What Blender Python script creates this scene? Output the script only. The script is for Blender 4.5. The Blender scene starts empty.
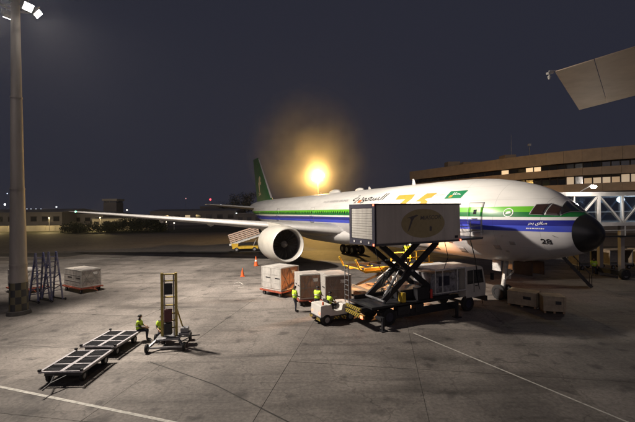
import bpy, bmesh, math, random
from mathutils import Vector, Matrix, Euler
random.seed(7)
R = math.radians
scene = bpy.context.scene
col = scene.collection

# ------------------------------------------------------------------ camera
FPX, CX, CY, CAMH, ROLL = 365.0, 317.5, 211.0, 6.55, 0.01187
cam_d = bpy.data.cameras.new('camera')
cam_d.sensor_width = 36.0
cam_d.lens = FPX / 635.0 * 36.0
cam_d.clip_start = 0.1
cam_d.clip_end = 3000
cam = bpy.data.objects.new('camera', cam_d)
cam.location = (0, 0, CAMH)
cam.rotation_euler = (math.pi / 2, ROLL, 0)
col.objects.link(cam)
scene.camera = cam

# ------------------------------------------------------------------ night sky
world = bpy.data.worlds.new('World')
scene.world = world
world.use_nodes = True
wn = world.node_tree
for n in list(wn.nodes):
    wn.nodes.remove(n)
wo = wn.nodes.new('ShaderNodeOutputWorld')
wb = wn.nodes.new('ShaderNodeBackground')
wb.inputs['Color'].default_value = (0.0215, 0.0225, 0.0345, 1)
wb.inputs['Strength'].default_value = 1.0
wn.links.new(wb.outputs[0], wo.inputs[0])

# weak, wide, low glow of the lit terminal city behind the camera, in place of the sun at night
sun_d = bpy.data.lights.new('sky_glow', 'SUN')
sun_d.energy = 0.28
sun_d.angle = R(50)
sun_d.color = (1.0, 0.86, 0.90)
sun = bpy.data.objects.new('sky_glow', sun_d)
sun.rotation_euler = (R(76), 0, R(-8))
col.objects.link(sun)

vs = scene.view_settings
vs.view_transform = 'Standard'
vs.look = 'None'
vs.exposure = 0.0
vs.gamma = 1.0
vs.use_curve_mapping = False
scene.render.engine = 'CYCLES'
cy = scene.cycles
cy.use_denoising = True
cy.max_bounces = 5
cy.diffuse_bounces = 3
cy.glossy_bounces = 3
cy.transmission_bounces = 4
cy.transparent_max_bounces = 8
cy.volume_bounces = 0
cy.sample_clamp_indirect = 4.0
cy.caustics_reflective = False
cy.caustics_refractive = False

# ------------------------------------------------------------------ layout helpers
def at(px, py, z=0.0):
    """world point at height z whose place in the photo is (px, py)"""
    dx, dy = px - CX, py - CY
    u = dx - ROLL * dy
    v = ROLL * dx + dy
    Y = FPX * (CAMH - z) / v
    return Vector((u * Y / FPX, Y, z))

# ------------------------------------------------------------------ materials
MATS = {}
def mat(name, c, rough=0.6, metal=0.0, var=0.12, scale=3.0, bump=0.0, c2=None, streak=False, spec=0.4):
    if name in MATS:
        return MATS[name]
    m = bpy.data.materials.new(name)
    m.use_nodes = True
    t = m.node_tree
    b = t.nodes['Principled BSDF']
    b.inputs['Roughness'].default_value = rough
    b.inputs['Metallic'].default_value = metal
    b.inputs['Specular IOR Level'].default_value = spec
    tc = t.nodes.new('ShaderNodeTexCoord')
    n = t.nodes.new('ShaderNodeTexNoise')
    n.inputs['Scale'].default_value = scale
    n.inputs['Detail'].default_value = 6
    n.inputs['Roughness'].default_value = 0.65
    if streak:
        mp = t.nodes.new('ShaderNodeMapping')
        mp.inputs['Scale'].default_value = (1, 1, 0.15)
        t.links.new(tc.outputs['Object'], mp.inputs[0])
        t.links.new(mp.outputs[0], n.inputs['Vector'])
    else:
        t.links.new(tc.outputs['Object'], n.inputs['Vector'])
    r = t.nodes.new('ShaderNodeValToRGB')
    r.color_ramp.elements[0].position = 0.32
    r.color_ramp.elements[1].position = 0.68
    if c2 is None:
        c2 = tuple(x * (1 - 2.2 * var) for x in c)
    r.color_ramp.elements[0].color = (*c2, 1)
    r.color_ramp.elements[1].color = (*c, 1)
    t.links.new(n.outputs['Fac'], r.inputs[0])
    t.links.new(r.outputs[0], b.inputs['Base Color'])
    mr = t.nodes.new('ShaderNodeMapRange')
    mr.inputs['To Min'].default_value = min(1, rough + 0.12)
    mr.inputs['To Max'].default_value = max(0, rough - 0.08)
    t.links.new(n.outputs['Fac'], mr.inputs[0])
    t.links.new(mr.outputs[0], b.inputs['Roughness'])
    if bump:
        bp = t.nodes.new('ShaderNodeBump')
        bp.inputs['Strength'].default_value = bump
        bp.inputs['Distance'].default_value = 0.02
        t.links.new(n.outputs['Fac'], bp.inputs['Height'])
        t.links.new(bp.outputs[0], b.inputs['Normal'])
    MATS[name] = m
    return m

def emit(name, c, s):
    if name in MATS:
        return MATS[name]
    m = bpy.data.materials.new(name)
    m.use_nodes = True
    b = m.node_tree.nodes['Principled BSDF']
    b.inputs['Base Color'].default_value = (*c, 1)
    b.inputs['Emission Color'].default_value = (*c, 1)
    b.inputs['Emission Strength'].default_value = s
    MATS[name] = m
    return m

def glass(name, tint=(0.75, 0.82, 0.9), fac=0.22):
    if name in MATS:
        return MATS[name]
    m = bpy.data.materials.new(name)
    m.use_nodes = True
    t = m.node_tree
    t.nodes.remove(t.nodes['Principled BSDF'])
    o = t.nodes['Material Output']
    a = t.nodes.new('ShaderNodeBsdfTransparent')
    a.inputs[0].default_value = (*tint, 1)
    g = t.nodes.new('ShaderNodeBsdfGlossy')
    g.inputs['Roughness'].default_value = 0.06
    mx = t.nodes.new('ShaderNodeMixShader')
    mx.inputs[0].default_value = fac
    t.links.new(a.outputs[0], mx.inputs[1])
    t.links.new(g.outputs[0], mx.inputs[2])
    t.links.new(mx.outputs[0], o.inputs[0])
    MATS[name] = m
    return m

def stripes(name, c1, c2, scale=4.0, rough=0.5):
    """diagonal hazard stripes (flat print)"""
    if name in MATS:
        return MATS[name]
    m = bpy.data.materials.new(name)
    m.use_nodes = True
    t = m.node_tree
    b = t.nodes['Principled BSDF']
    b.inputs['Roughness'].default_value = rough
    tc = t.nodes.new('ShaderNodeTexCoord')
    w = t.nodes.new('ShaderNodeTexWave')
    w.bands_direction = 'DIAGONAL'
    w.inputs['Scale'].default_value = scale
    r = t.nodes.new('ShaderNodeValToRGB')
    r.color_ramp.interpolation = 'CONSTANT'
    r.color_ramp.elements[0].color = (*c1, 1)
    r.color_ramp.elements[1].color = (*c2, 1)
    r.color_ramp.elements[1].position = 0.5
    t.links.new(tc.outputs['Object'], w.inputs['Vector'])
    t.links.new(w.outputs['Fac'], r.inputs[0])
    t.links.new(r.outputs[0], b.inputs['Base Color'])
    MATS[name] = m
    return m

M_white = mat('white_paint', (0.62, 0.60, 0.56), 0.42, var=0.10, scale=2.0)
M_offwhite = mat('worn_white_steel', (0.60, 0.59, 0.57), 0.5, var=0.22, scale=5.0)
M_galv = mat('galvanised_steel', (0.32, 0.29, 0.265), 0.55, 0.25, var=0.14, scale=1.2, streak=True)
M_steel = mat('grey_steel', (0.30, 0.30, 0.31), 0.42, 0.6, var=0.15, scale=6)
M_dark = mat('black_paint', (0.022, 0.022, 0.026), 0.45, var=0.25, scale=5)
M_rubber = mat('tyre_rubber', (0.018, 0.018, 0.019), 0.85, var=0.2, scale=8)
M_red = mat('red_oxide_steel', (0.33, 0.075, 0.04), 0.55, var=0.25, scale=5)
M_redpaint = mat('red_paint', (.45, .03, .025), .4, var=.1)
M_orange = mat('orange_plastic', (0.75, 0.13, 0.03), 0.5, var=0.1)
M_yellow = mat('yellow_paint', (0.62, 0.42, 0.04), 0.45, var=0.18, scale=4)
M_blue = mat('blue_paint', (0.10, 0.12, 0.33), 0.5, var=0.2, scale=5)
M_alu = mat('aluminium_sheet', (0.52, 0.50, 0.47), 0.42, 0.35, var=0.14, scale=3)
M_shadeside = mat('shaded_container_side', (.40, .235, .155), 0.55, 0.1, var=0.18, scale=2.5)  # brown holds the shade of the right-facing container sides in its colour
M_cloth = mat('grey_tarpaulin', (0.30, 0.28, 0.26), 0.8, var=0.2, scale=3, bump=0.3)
M_wood = mat('plywood', (0.33, 0.22, 0.13), 0.7, var=0.2, scale=4)
M_hivis = mat('lime_vest_fabric', (0.50, 0.72, 0.05), 0.75, var=0.08, scale=9)
M_hivis2 = mat('reflective_tape', (0.75, 0.75, 0.72), 0.35, 0.2, var=0.05)
M_navy = mat('navy_cloth', (0.025, 0.028, 0.045), 0.85, var=0.2, scale=9)
M_greycloth = mat('grey_cloth', (0.07, 0.07, 0.075), 0.85, var=0.2, scale=9)
M_skin = mat('skin', (0.30, 0.17, 0.11), 0.55, var=0.05)
M_hair = mat('black_hair', (0.012, 0.010, 0.009), 0.6, var=0.2)
M_shoe = mat('black_leather', (0.015, 0.014, 0.013), 0.5, var=0.2)
M_hazard = stripes('hazard_stripes', (0.02, 0.02, 0.02), (0.40, 0.29, 0.03), 3.2)
M_glass = glass('window_glass')
M_darkglass = mat('dark_glass', (0.02, 0.022, 0.027), 0.08, var=0.1, spec=0.6)
M_redlamp = emit('red_lamp', (1.0, 0.08, 0.04), 9)
M_whitelamp = emit('white_lamp', (1.0, 0.9, 0.75), 60)

# ------------------------------------------------------------------ mesh builder
class MB:
    def __init__(s):
        s.v, s.f = [], []
    def add(s, vs_, fs_):
        o = len(s.v)
        s.v += [Vector(p) for p in vs_]
        s.f += [tuple(i + o for i in f) for f in fs_]
        return s
    def box(s, c, d, rz=0.0, rot=None):
        x, y, z = d[0] / 2, d[1] / 2, d[2] / 2
        m = rot if rot is not None else Matrix.Rotation(rz, 3, 'Z')
        c = Vector(c)
        p = [c + m @ Vector(q) for q in ((-x, -y, -z), (x, -y, -z), (x, y, -z), (-x, y, -z),
                                        (-x, -y, z), (x, -y, z), (x, y, z), (-x, y, z))]
        return s.add(p, [(0, 3, 2, 1), (4, 5, 6, 7), (0, 1, 5, 4), (1, 2, 6, 5), (2, 3, 7, 6), (3, 0, 4, 7)])
    def bx(s, a, b):
        return s.box([(a[i] + b[i]) / 2 for i in range(3)], [abs(b[i] - a[i]) for i in range(3)])
    def bar(s, a, b, w, h=None, up=(0, 0, 1)):
        h = w if h is None else h
        a, b = Vector(a), Vector(b)
        d = b - a
        L = d.length
        x = d.normalized()
        u = Vector(up)
        if abs(x.dot(u)) > 0.98:
            u = Vector((0, 1, 0))
        y = u.cross(x).normalized()
        z = x.cross(y)
        return s.box((a + b) / 2, (L, w, h), rot=Matrix((x, y, z)).transposed())
    def tube(s, a, b, r0, r1=None, n=10, caps=True):
        r1 = r0 if r1 is None else r1
        a, b = Vector(a), Vector(b)
        x = (b - a).normalized()
        u = Vector((0, 0, 1)) if abs(x.z) < 0.95 else Vector((1, 0, 0))
        y = u.cross(x).normalized()
        z = x.cross(y)
        vs_ = []
        for p, r in ((a, r0), (b, r1)):
            for i in range(n):
                t = 2 * math.pi * i / n
                vs_.append(p + (y * math.cos(t) + z * math.sin(t)) * r)
        fs_ = [(i, (i + 1) % n, n + (i + 1) % n, n + i) for i in range(n)]
        if caps:
            fs_ += [tuple(reversed(range(n))), tuple(range(n, 2 * n))]
        return s.add(vs_, fs_)
    def pipe(s, pts, r, n=8):
        for a, b in zip(pts[:-1], pts[1:]):
            s.tube(a, b, r, n=n)
        return s
    def lathe(s, prof, o, ax, n=32):
        """prof: list of (distance along axis, radius)"""
        o, x = Vector(o), Vector(ax).normalized()
        u = Vector((0, 0, 1)) if abs(x.z) < 0.95 else Vector((1, 0, 0))
        y = u.cross(x).normalized()
        z = x.cross(y)
        vs_ = [o + x * d + (y * math.cos(2 * math.pi * i / n) + z * math.sin(2 * math.pi * i / n)) * r
               for d, r in prof for i in range(n)]
        fs_ = [(k * n + i, k * n + (i + 1) % n, (k + 1) * n + (i + 1) % n, (k + 1) * n + i)
               for k in range(len(prof) - 1) for i in range(n)]
        return s.add(vs_, fs_)
    def loft(s, rings, caps=True):
        n = len(rings[0])
        vs_ = [p for r in rings for p in r]
        fs_ = [(k * n + i, k * n + (i + 1) % n, (k + 1) * n + (i + 1) % n, (k + 1) * n + i)
               for k in range(len(rings) - 1) for i in range(n)]
        if caps:
            fs_ += [tuple(reversed(range(n))), tuple(range((len(rings) - 1) * n, len(rings) * n))]
        return s.add(vs_, fs_)
    def prism(s, poly, axis, a, b):
        """extrude a 2D polygon along axis (0,1,2) from a to b; poly coordinates are the other two axes"""
        def P(q, h):
            l = list(q)
            l.insert(axis, h)
            return l
        n = len(poly)
        return s.add([P(q, a) for q in poly] + [P(q, b) for q in poly],
                     [(i, (i + 1) % n, n + (i + 1) % n, n + i) for i in range(n)]
                     + [tuple(reversed(range(n))), tuple(range(n, 2 * n))])
    def build(s, name, m, parent=None, smooth=0, bevel=0.0, loc=None, rz=None):
        me = bpy.data.meshes.new(name)
        me.from_pydata([tuple(p) for p in s.v], [], s.f)
        bm = bmesh.new()
        bm.from_mesh(me)
        bmesh.ops.recalc_face_normals(bm, faces=bm.faces)
        bm.to_mesh(me)
        bm.free()
        me.materials.append(m)
        if smooth:
            for p in me.polygons:
                p.use_smooth = True
            me.set_sharp_from_angle(angle=R(smooth))
        o = bpy.data.objects.new(name, me)
        col.objects.link(o)
        if parent is not None:
            o.parent = parent
        if bevel:
            b = o.modifiers.new('Bevel', 'BEVEL')
            b.width = bevel
            b.segments = 2
            b.limit_method = 'ANGLE'
        if loc is not None:
            o.location = loc
        if rz is not None:
            o.rotation_euler.z = rz
        return o

def tag(o, label=None, cat=None, group=None, kind=None):
    if label: o['label'] = label
    if cat: o['category'] = cat
    if group: o['group'] = group
    if kind: o['kind'] = kind
    return o

def empty(name, loc, rz=0.0, label=None, cat=None, group=None):
    o = bpy.data.objects.new(name, None)
    o.empty_display_size = 0.3
    o.location = loc
    o.rotation_euler = (0, 0, rz)
    col.objects.link(o)
    return tag(o, label, cat, group)

def inst(name, me_obj, parent, loc, rz=0.0):
    """another object sharing the mesh of me_obj"""
    o = bpy.data.objects.new(name, me_obj.data)
    col.objects.link(o)
    o.parent = parent
    o.location = loc
    o.rotation_euler.z = rz
    return o

def wheel(parent, c, r, w, axis=(0, 1, 0), hub=M_steel):
    a = Vector(axis).normalized()
    c = Vector(c)
    t = MB().lathe([(-w / 2, r * .55), (-w / 2, r * .9), (-w * .35, r), (w * .35, r), (w / 2, r * .9), (w / 2, r * .55)], c, a, 20)
    o = t.build('wheel', M_rubber, parent, 40)
    MB().lathe([(-w * .42, 0.001), (-w * .42, r * .58), (w * .42, r * .58), (w * .42, 0.001)], c, a, 14).build('rim', hub, o, 40)
    return o

def spot(name, loc, target, watt, color, angle, blend=0.6, size=0.3, parent=None):
    d = bpy.data.lights.new(name, 'SPOT')
    d.energy = watt
    d.color = color
    d.spot_size = R(angle)
    d.spot_blend = blend
    d.shadow_soft_size = size
    o = bpy.data.objects.new(name, d)
    col.objects.link(o)
    o.location = loc
    o.rotation_euler = (Vector(target) - Vector(loc)).to_track_quat('-Z', 'Y').to_euler()
    return o

def point(name, loc, watt, color, size=0.15):
    d = bpy.data.lights.new(name, 'POINT')
    d.energy = watt
    d.color = color
    d.shadow_soft_size = size
    o = bpy.data.objects.new(name, d)
    col.objects.link(o)
    o.location = loc
    return o

# ================================================================== GROUND
def ground_mat(name, c1, c2, big=0.06, fine=1.5, bump=0.15, rnd=0.0, rough=0.75, stain=0.0):
    m = bpy.data.materials.new(name)
    m.use_nodes = True
    t = m.node_tree
    b = t.nodes['Principled BSDF']
    g = t.nodes.new('ShaderNodeNewGeometry')
    n1 = t.nodes.new('ShaderNodeTexNoise'); n1.inputs['Scale'].default_value = big; n1.inputs['Detail'].default_value = 8
    n1.inputs['Roughness'].default_value = 0.62
    n2 = t.nodes.new('ShaderNodeTexNoise'); n2.inputs['Scale'].default_value = fine; n2.inputs['Detail'].default_value = 10
    n2.inputs['Roughness'].default_value = 0.7
    mp = t.nodes.new('ShaderNodeMapping')
    mp.inputs['Rotation'].default_value = (0, 0, R(12))
    mp.inputs['Scale'].default_value = (1.0, 0.55, 1)
    t.links.new(g.outputs['Position'], mp.inputs[0])
    t.links.new(mp.outputs[0], n1.inputs['Vector'])
    t.links.new(g.outputs['Position'], n2.inputs['Vector'])
    r = t.nodes.new('ShaderNodeValToRGB')
    r.color_ramp.elements[0].position = 0.36; r.color_ramp.elements[0].color = (*c2, 1)
    r.color_ramp.elements[1].position = 0.64; r.color_ramp.elements[1].color = (*c1, 1)
    t.links.new(n1.outputs['Fac'], r.inputs[0])
    mr = t.nodes.new('ShaderNodeMapRange')
    mr.inputs['From Min'].default_value = 0.25; mr.inputs['From Max'].default_value = 0.75
    mr.inputs['To Min'].default_value = 0.5; mr.inputs['To Max'].default_value = 1.38
    t.links.new(n2.outputs['Fac'], mr.inputs[0])
    mul = t.nodes.new('ShaderNodeMixRGB'); mul.blend_type = 'MULTIPLY'; mul.inputs[0].default_value = 1
    t.links.new(r.outputs[0], mul.inputs[1]); t.links.new(mr.outputs[0], mul.inputs[2])
    last = mul
    if stain:
        n3 = t.nodes.new('ShaderNodeTexNoise'); n3.inputs['Scale'].default_value = 0.42; n3.inputs['Detail'].default_value = 5
        mp3 = t.nodes.new('ShaderNodeMapping'); mp3.inputs['Rotation'].default_value = (0, 0, R(-35)); mp3.inputs['Scale'].default_value = (0.35, 1.3, 1)
        t.links.new(g.outputs['Position'], mp3.inputs[0]); t.links.new(mp3.outputs[0], n3.inputs['Vector'])
        r3 = t.nodes.new('ShaderNodeValToRGB')
        r3.color_ramp.elements[0].position = 0.52; r3.color_ramp.elements[0].color = (1, 1, 1, 1)
        r3.color_ramp.elements[1].position = 0.70; r3.color_ramp.elements[1].color = (1 - stain, 1 - stain, 1 - stain, 1)
        t.links.new(n3.outputs['Fac'], r3.inputs[0])
        m3 = t.nodes.new('ShaderNodeMixRGB'); m3.blend_type = 'MULTIPLY'; m3.inputs[0].default_value = 1
        t.links.new(last.outputs[0], m3.inputs[1]); t.links.new(r3.outputs[0], m3.inputs[2])
        last = m3
    if rnd:
        oi = t.nodes.new('ShaderNodeObjectInfo')
        m4r = t.nodes.new('ShaderNodeMapRange'); m4r.inputs['To Min'].default_value = 1 - rnd; m4r.inputs['To Max'].default_value = 1 + rnd
        t.links.new(oi.outputs['Random'], m4r.inputs[0])
        m4 = t.nodes.new('ShaderNodeMixRGB'); m4.blend_type = 'MULTIPLY'; m4.inputs[0].default_value = 1
        t.links.new(last.outputs[0], m4.inputs[1]); t.links.new(m4r.outputs[0], m4.inputs[2])
        last = m4
    if stain:
        # oil drips and tyre rubber: dark spots and long thin smears
        vo = t.nodes.new('ShaderNodeTexVoronoi'); vo.inputs['Scale'].default_value = .75; vo.inputs['Randomness'].default_value = 1
        nw = t.nodes.new('ShaderNodeTexNoise'); nw.inputs['Scale'].default_value = 1.7; nw.inputs['Detail'].default_value = 4
        t.links.new(g.outputs['Position'], nw.inputs['Vector'])
        av = t.nodes.new('ShaderNodeMixRGB'); av.blend_type = 'ADD'; av.inputs[0].default_value = .9
        t.links.new(g.outputs['Position'], av.inputs[1]); t.links.new(nw.outputs['Color'], av.inputs[2])
        t.links.new(av.outputs[0], vo.inputs['Vector'])
        rv = t.nodes.new('ShaderNodeValToRGB')
        rv.color_ramp.elements[0].position = .10; rv.color_ramp.elements[0].color = (.55, .55, .56, 1)
        rv.color_ramp.elements[1].position = .26; rv.color_ramp.elements[1].color = (1, 1, 1, 1)
        t.links.new(vo.outputs['Distance'], rv.inputs[0])
        m5 = t.nodes.new('ShaderNodeMixRGB'); m5.blend_type = 'MULTIPLY'; m5.inputs[0].default_value = 1
        t.links.new(last.outputs[0], m5.inputs[1]); t.links.new(rv.outputs[0], m5.inputs[2])
        nt = t.nodes.new('ShaderNodeTexNoise'); nt.inputs['Scale'].default_value = 1.0; nt.inputs['Detail'].default_value = 7
        nt.inputs['Roughness'].default_value = .7
        mt = t.nodes.new('ShaderNodeMapping'); mt.inputs['Rotation'].default_value = (0, 0, R(-62)); mt.inputs['Scale'].default_value = (.08, 1.6, 1)
        t.links.new(g.outputs['Position'], mt.inputs[0]); t.links.new(mt.outputs[0], nt.inputs['Vector'])
        rt = t.nodes.new('ShaderNodeValToRGB')
        rt.color_ramp.elements[0].position = .54; rt.color_ramp.elements[0].color = (1, 1, 1, 1)
        rt.color_ramp.elements[1].position = .66; rt.color_ramp.elements[1].color = (.62, .62, .63, 1)
        t.links.new(nt.outputs['Fac'], rt.inputs[0])
        m6 = t.nodes.new('ShaderNodeMixRGB'); m6.blend_type = 'MULTIPLY'; m6.inputs[0].default_value = 1
        t.links.new(m5.outputs[0], m6.inputs[1]); t.links.new(rt.outputs[0], m6.inputs[2])
        # hairline cracks
        vc = t.nodes.new('ShaderNodeTexVoronoi'); vc.feature = 'DISTANCE_TO_EDGE'; vc.inputs['Scale'].default_value = .34
        t.links.new(av.outputs[0], vc.inputs['Vector'])
        rc = t.nodes.new('ShaderNodeValToRGB')
        rc.color_ramp.elements[0].position = .004; rc.color_ramp.elements[0].color = (.45, .45, .45, 1)
        rc.color_ramp.elements[1].position = .011; rc.color_ramp.elements[1].color = (1, 1, 1, 1)
        t.links.new(vc.outputs['Distance'], rc.inputs[0])
        m7 = t.nodes.new('ShaderNodeMixRGB'); m7.blend_type = 'MULTIPLY'
        t.links.new(n1.outputs['Fac'], m7.inputs[0])
        t.links.new(m6.outputs[0], m7.inputs[1]); t.links.new(rc.outputs[0], m7.inputs[2])
        last = m7
    t.links.new(last.outputs[0], b.inputs['Base Color'])
    b.inputs['Roughness'].default_value = rough
    b.inputs['Specular IOR Level'].default_value = 0.3
    bp = t.nodes.new('ShaderNodeBump'); bp.inputs['Strength'].default_value = bump; bp.inputs['Distance'].default_value = 0.02
    t.links.new(n2.outputs['Fac'], bp.inputs['Height']); t.links.new(bp.outputs[0], b.inputs['Normal'])
    MATS[name] = m
    return m

M_conc = ground_mat('apron_concrete', (0.210, 0.188, 0.170), (0.098, 0.088, 0.081), 0.22, 7.5, 0.5, 0.10, 0.74, 0.5)
M_joint = ground_mat('joint_sealant', (0.05, 0.046, 0.042), (0.03, 0.028, 0.026), 0.3, 3, 0.1)
M_asph = ground_mat('taxiway_asphalt', (0.13, 0.113, 0.098), (0.085, 0.074, 0.066), 0.04, 1.5, 0.2, 0, 0.8, 0.2)
M_grass = ground_mat('dry_grass', (0.05, 0.05, 0.025), (0.03, 0.032, 0.018), 0.09, 2.0, 0.6)
M_line = mat('worn_white_line', (0.55, 0.53, 0.48), 0.7, var=0.25, scale=6)

apron = MB().add([(-900, -60, -0.02), (900, -60, -0.02), (900, 1500, -0.02), (-900, 1500, -0.02)], [(0, 1, 2, 3)]).build('apron', M_asph)
tag(apron, 'dark grey asphalt taxiway and apron sheet reaching the horizon', 'apron', kind='structure')
bed = MB().add([(-75, -15, -0.014), (75, -15, -0.014), (75, 62, -0.014), (-75, 62, -0.014)], [(0, 1, 2, 3)]).build('joint_bed', M_joint, apron)
# concrete slabs, 5.4 m square, on the grid the joints in the photo follow
SL = 5.4
ga = math.atan2(1.0, 5.75)
gu = Vector((math.cos(ga), -math.sin(ga), 0))
gv = Vector((math.sin(ga), math.cos(ga), 0))
g0 = Vector((-0.9, 18.2, 0))
slab_src = None
n_slab = 0
for i in range(-16, 17):
    for j in range(-5, 11):
        c = g0 + gu * (SL * (i + .5)) + gv * (SL * (j + .07))
        if c.y < 5 or c.y > 58:
            continue
        if abs(c.x) > c.y * 0.95 + 8:
            continue
        if n_slab >= 298:
            continue
        n_slab += 1
        if slab_src is None:
            h = SL / 2 - 0.009
            slab_src = MB().bx((-h, -h, -0.05), (h, h, 0.0)).build('concrete_slab', M_conc, apron)
            o = slab_src
        else:
            o = inst('concrete_slab', slab_src, apron, (0, 0, 0))
        o.location = (c.x, c.y, random.uniform(-0.003, 0.003))
        o.rotation_euler = (random.uniform(-4e-4, 4e-4), random.uniform(-4e-4, 4e-4), -ga)
def ground_line(pts, w, name='painted_line', m=M_line, z=0.009):
    mb = MB()
    for a, b in zip(pts[:-1], pts[1:]):
        a, b = Vector(a), Vector(b)
        d = (b - a).normalized()
        nrm = Vector((-d.y, d.x, 0)) * w / 2
        mb.add([a - nrm, b - nrm, b + nrm, a + nrm], [(0, 1, 2, 3)])
    for p in mb.v:
        p.z = z
    return mb.build(name, m, apron)
def ext(p, q, f0, f1):
    return p + (q - p) * f0, p + (q - p) * f1
a, b = ext(at(413, 333), at(605, 413), 0, 1.6)
ground_line([a, b], 0.085)
a, b = ext(at(0, 387), at(170, 422), -.6, 1.6)
ground_line([a, b], 0.13)
a, b = at(120, 304), at(232, 312)
ground_line([a, b], 0.05, 'painted_line', mat('faded_line', (.25, .23, .2), .7, var=.3, scale=4))
ground_line([at(150, 362), at(215, 385), at(290, 423)], 0.05, 'tar_seam', M_joint, 0.008)
ground_line([at(0, 262), at(120, 258.5)], 0.25)

for q in ([at(234, 283.5), at(239, 282), at(243, 284.5)], [at(233, 286), at(240, 285.6)], [at(238, 288), at(244, 287)]):
    ground_line(q, .09)
verge = MB().add([(-420, 118, 0.0), (30, 118, 0.0), (30, 150, 0.02), (-420, 150, 0.02)], [(0, 1, 2, 3)]).build('grass_verge', M_grass)
tag(verge, 'dark strip of grass beyond the taxiway', 'grass', kind='structure')

# ================================================================== LEFT FLOODLIGHT MAST
mp_ = at(19, 314)
mast = empty('floodlight_mast', mp_, 0, 'tall tapered floodlight mast with checkered base at the left edge', 'light mast')
MX, MY = mp_.x, mp_.y
prof = [(0.0, .52), (3.0, .47), (8, .39), (8.01, .375), (14, .315), (14.01, .30), (20.6, .24)]
MB().lathe(prof, (0, 0, 0.25), (0, 0, 1), 16).build('shaft', M_galv, mast, 30)
for z, r in ((8.25, .41), (14.25, .335), (3.25, .49)):
    MB().lathe([(-.05, r - .03), (-.05, r), (.05, r), (.05, r - .03)], (0, 0, z), (0, 0, 1), 16).build('joint_collar', M_galv, mast, 30)
MB().lathe([(0, .001), (0, .68), (.25, .64), (.25, .001)], (0, 0, 0.005), (0, 0, 1), 12).build('base_plinth', mat('dark_concrete', (0.07, 0.065, 0.06), .8, var=.2), mast, 30)
# checker painted band
mc = bpy.data.materials.new('checker_paint'); mc.use_nodes = True
t = mc.node_tree; bs = t.nodes['Principled BSDF']
tc = t.nodes.new('ShaderNodeTexCoord'); ck = t.nodes.new('ShaderNodeTexChecker')
ck.inputs['Color1'].default_value = (0.02, 0.02, 0.022, 1); ck.inputs['Color2'].default_value = (0.10, 0.085, 0.045, 1)
ck.inputs['Scale'].default_value = 1.0
t.links.new(tc.outputs['UV'], ck.inputs[0]); t.links.new(ck.outputs[0], bs.inputs['Base Color'])
def uv_band(name, r0, r1, z0, z1, n, m, parent, nu, nv):
    vs_, fs_, uvs = [], [], []
    for k in range(2):
        for i in range(n):
            a = 2 * math.pi * i / n
            r_ = (r0, r1)[k]
            vs_.append((r_ * math.cos(a), r_ * math.sin(a), (z0, z1)[k]))
    for i in range(n):
        fs_.append((i, (i + 1) % n, n + (i + 1) % n, n + i))
        uvs += [(nu * i / n, .002), (nu * (i + 1) / n, .002), (nu * (i + 1) / n, nv), (nu * i / n, nv)]
    me = bpy.data.meshes.new(name); me.from_pydata(vs_, [], fs_)
    ul = me.uv_layers.new(name='UVMap')
    for k, u in enumerate(uvs): ul.data[k].uv = u
    me.materials.append(m)
    for p in me.polygons: p.use_smooth = True
    o = bpy.data.objects.new(name, me); col.objects.link(o); o.parent = parent
    return o
uv_band('checkered_band', .528, .497, .27, 2.1, 32, mc, mast, 10, 4)
# crown ring and floodlights
MB().lathe([(-.06, .9), (-.06, 1.0), (.06, 1.0), (.06, .9), (-.06, .9)], (0, 0, 20.4), (0, 0, 1), 24).build('crown_ring', M_steel, mast, 30)
mb = MB()
for k in range(4):
    a = k * math.pi / 2
    mb.bar((.25 * math.cos(a), .25 * math.sin(a), 20.4), (.95 * math.cos(a), .95 * math.sin(a), 20.4), .07)
mb.build('crown_spokes', M_steel, mast)
M_flood = emit('mast_lamp_glass', (1.0, 0.93, 0.82), 160)
def floodlight(parent, c, az, tilt, w=.6, h=.45, glassm=M_flood):
    """a floodlight head: local forward = az, tilted down"""
    f = Vector((math.cos(az) * math.cos(tilt), math.sin(az) * math.cos(tilt), -math.sin(tilt)))
    rx = Vector((-math.sin(az), math.cos(az), 0))
    uz = rx.cross(f) * -1
    rot = Matrix((f, rx, uz)).transposed()
    c = Vector(c)
    o = MB().box(c, (.28, w, h), rot=rot).build('floodlight', M_steel, parent, bevel=.02)
    MB().box(c + f * .147, (.012, w * .9, h * .9), rot=rot).build('lens', glassm, o)
    MB().bar(c - f * .1 + uz * h * .4, c - f * .1 + uz * (h * .4 + .25), .05).build('bracket', M_steel, o)
    return c + f * .25
for az in (-20, 18, 150, 215):
    a = R(az)
    floodlight(mast, (1.15 * math.cos(a), 1.15 * math.sin(a), 20.05), a, R(38), .58, .5)
WARM = (1.0, 0.89, 0.77)
LZ = 19.9
spot('mast_light', (MX + 1.6, MY - .6, LZ), (-6, 23.5, 0), 47000, WARM, 78, 1.0, .5)
spot('mast_light', (MX + 1.6, MY + .7, LZ), (1, 44, 3), 66000, WARM, 100, 1.0, .5)
spot('mast_light', (MX + 1.75, MY + .1, LZ), (13, 28, 8), 60000, WARM, 46, 1.0, .5)
spot('mast_light', (MX + .6, MY + 1.6, LZ), (-27, 50, 0), 60000, WARM, 96, 1.0, .5)
spot('mast_light', (MX - .5, MY - 1.7, LZ), (-9, 9, 0), 15000, WARM, 105, 1.0, .5)

# ================================================================== AIRLINER
TH = 0.4523
plane = empty('airliner', (16.4, 20.35, 0), math.pi / 2 + TH,
              'white widebody airliner with green and blue stripes and black nose', 'airplane')
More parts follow.
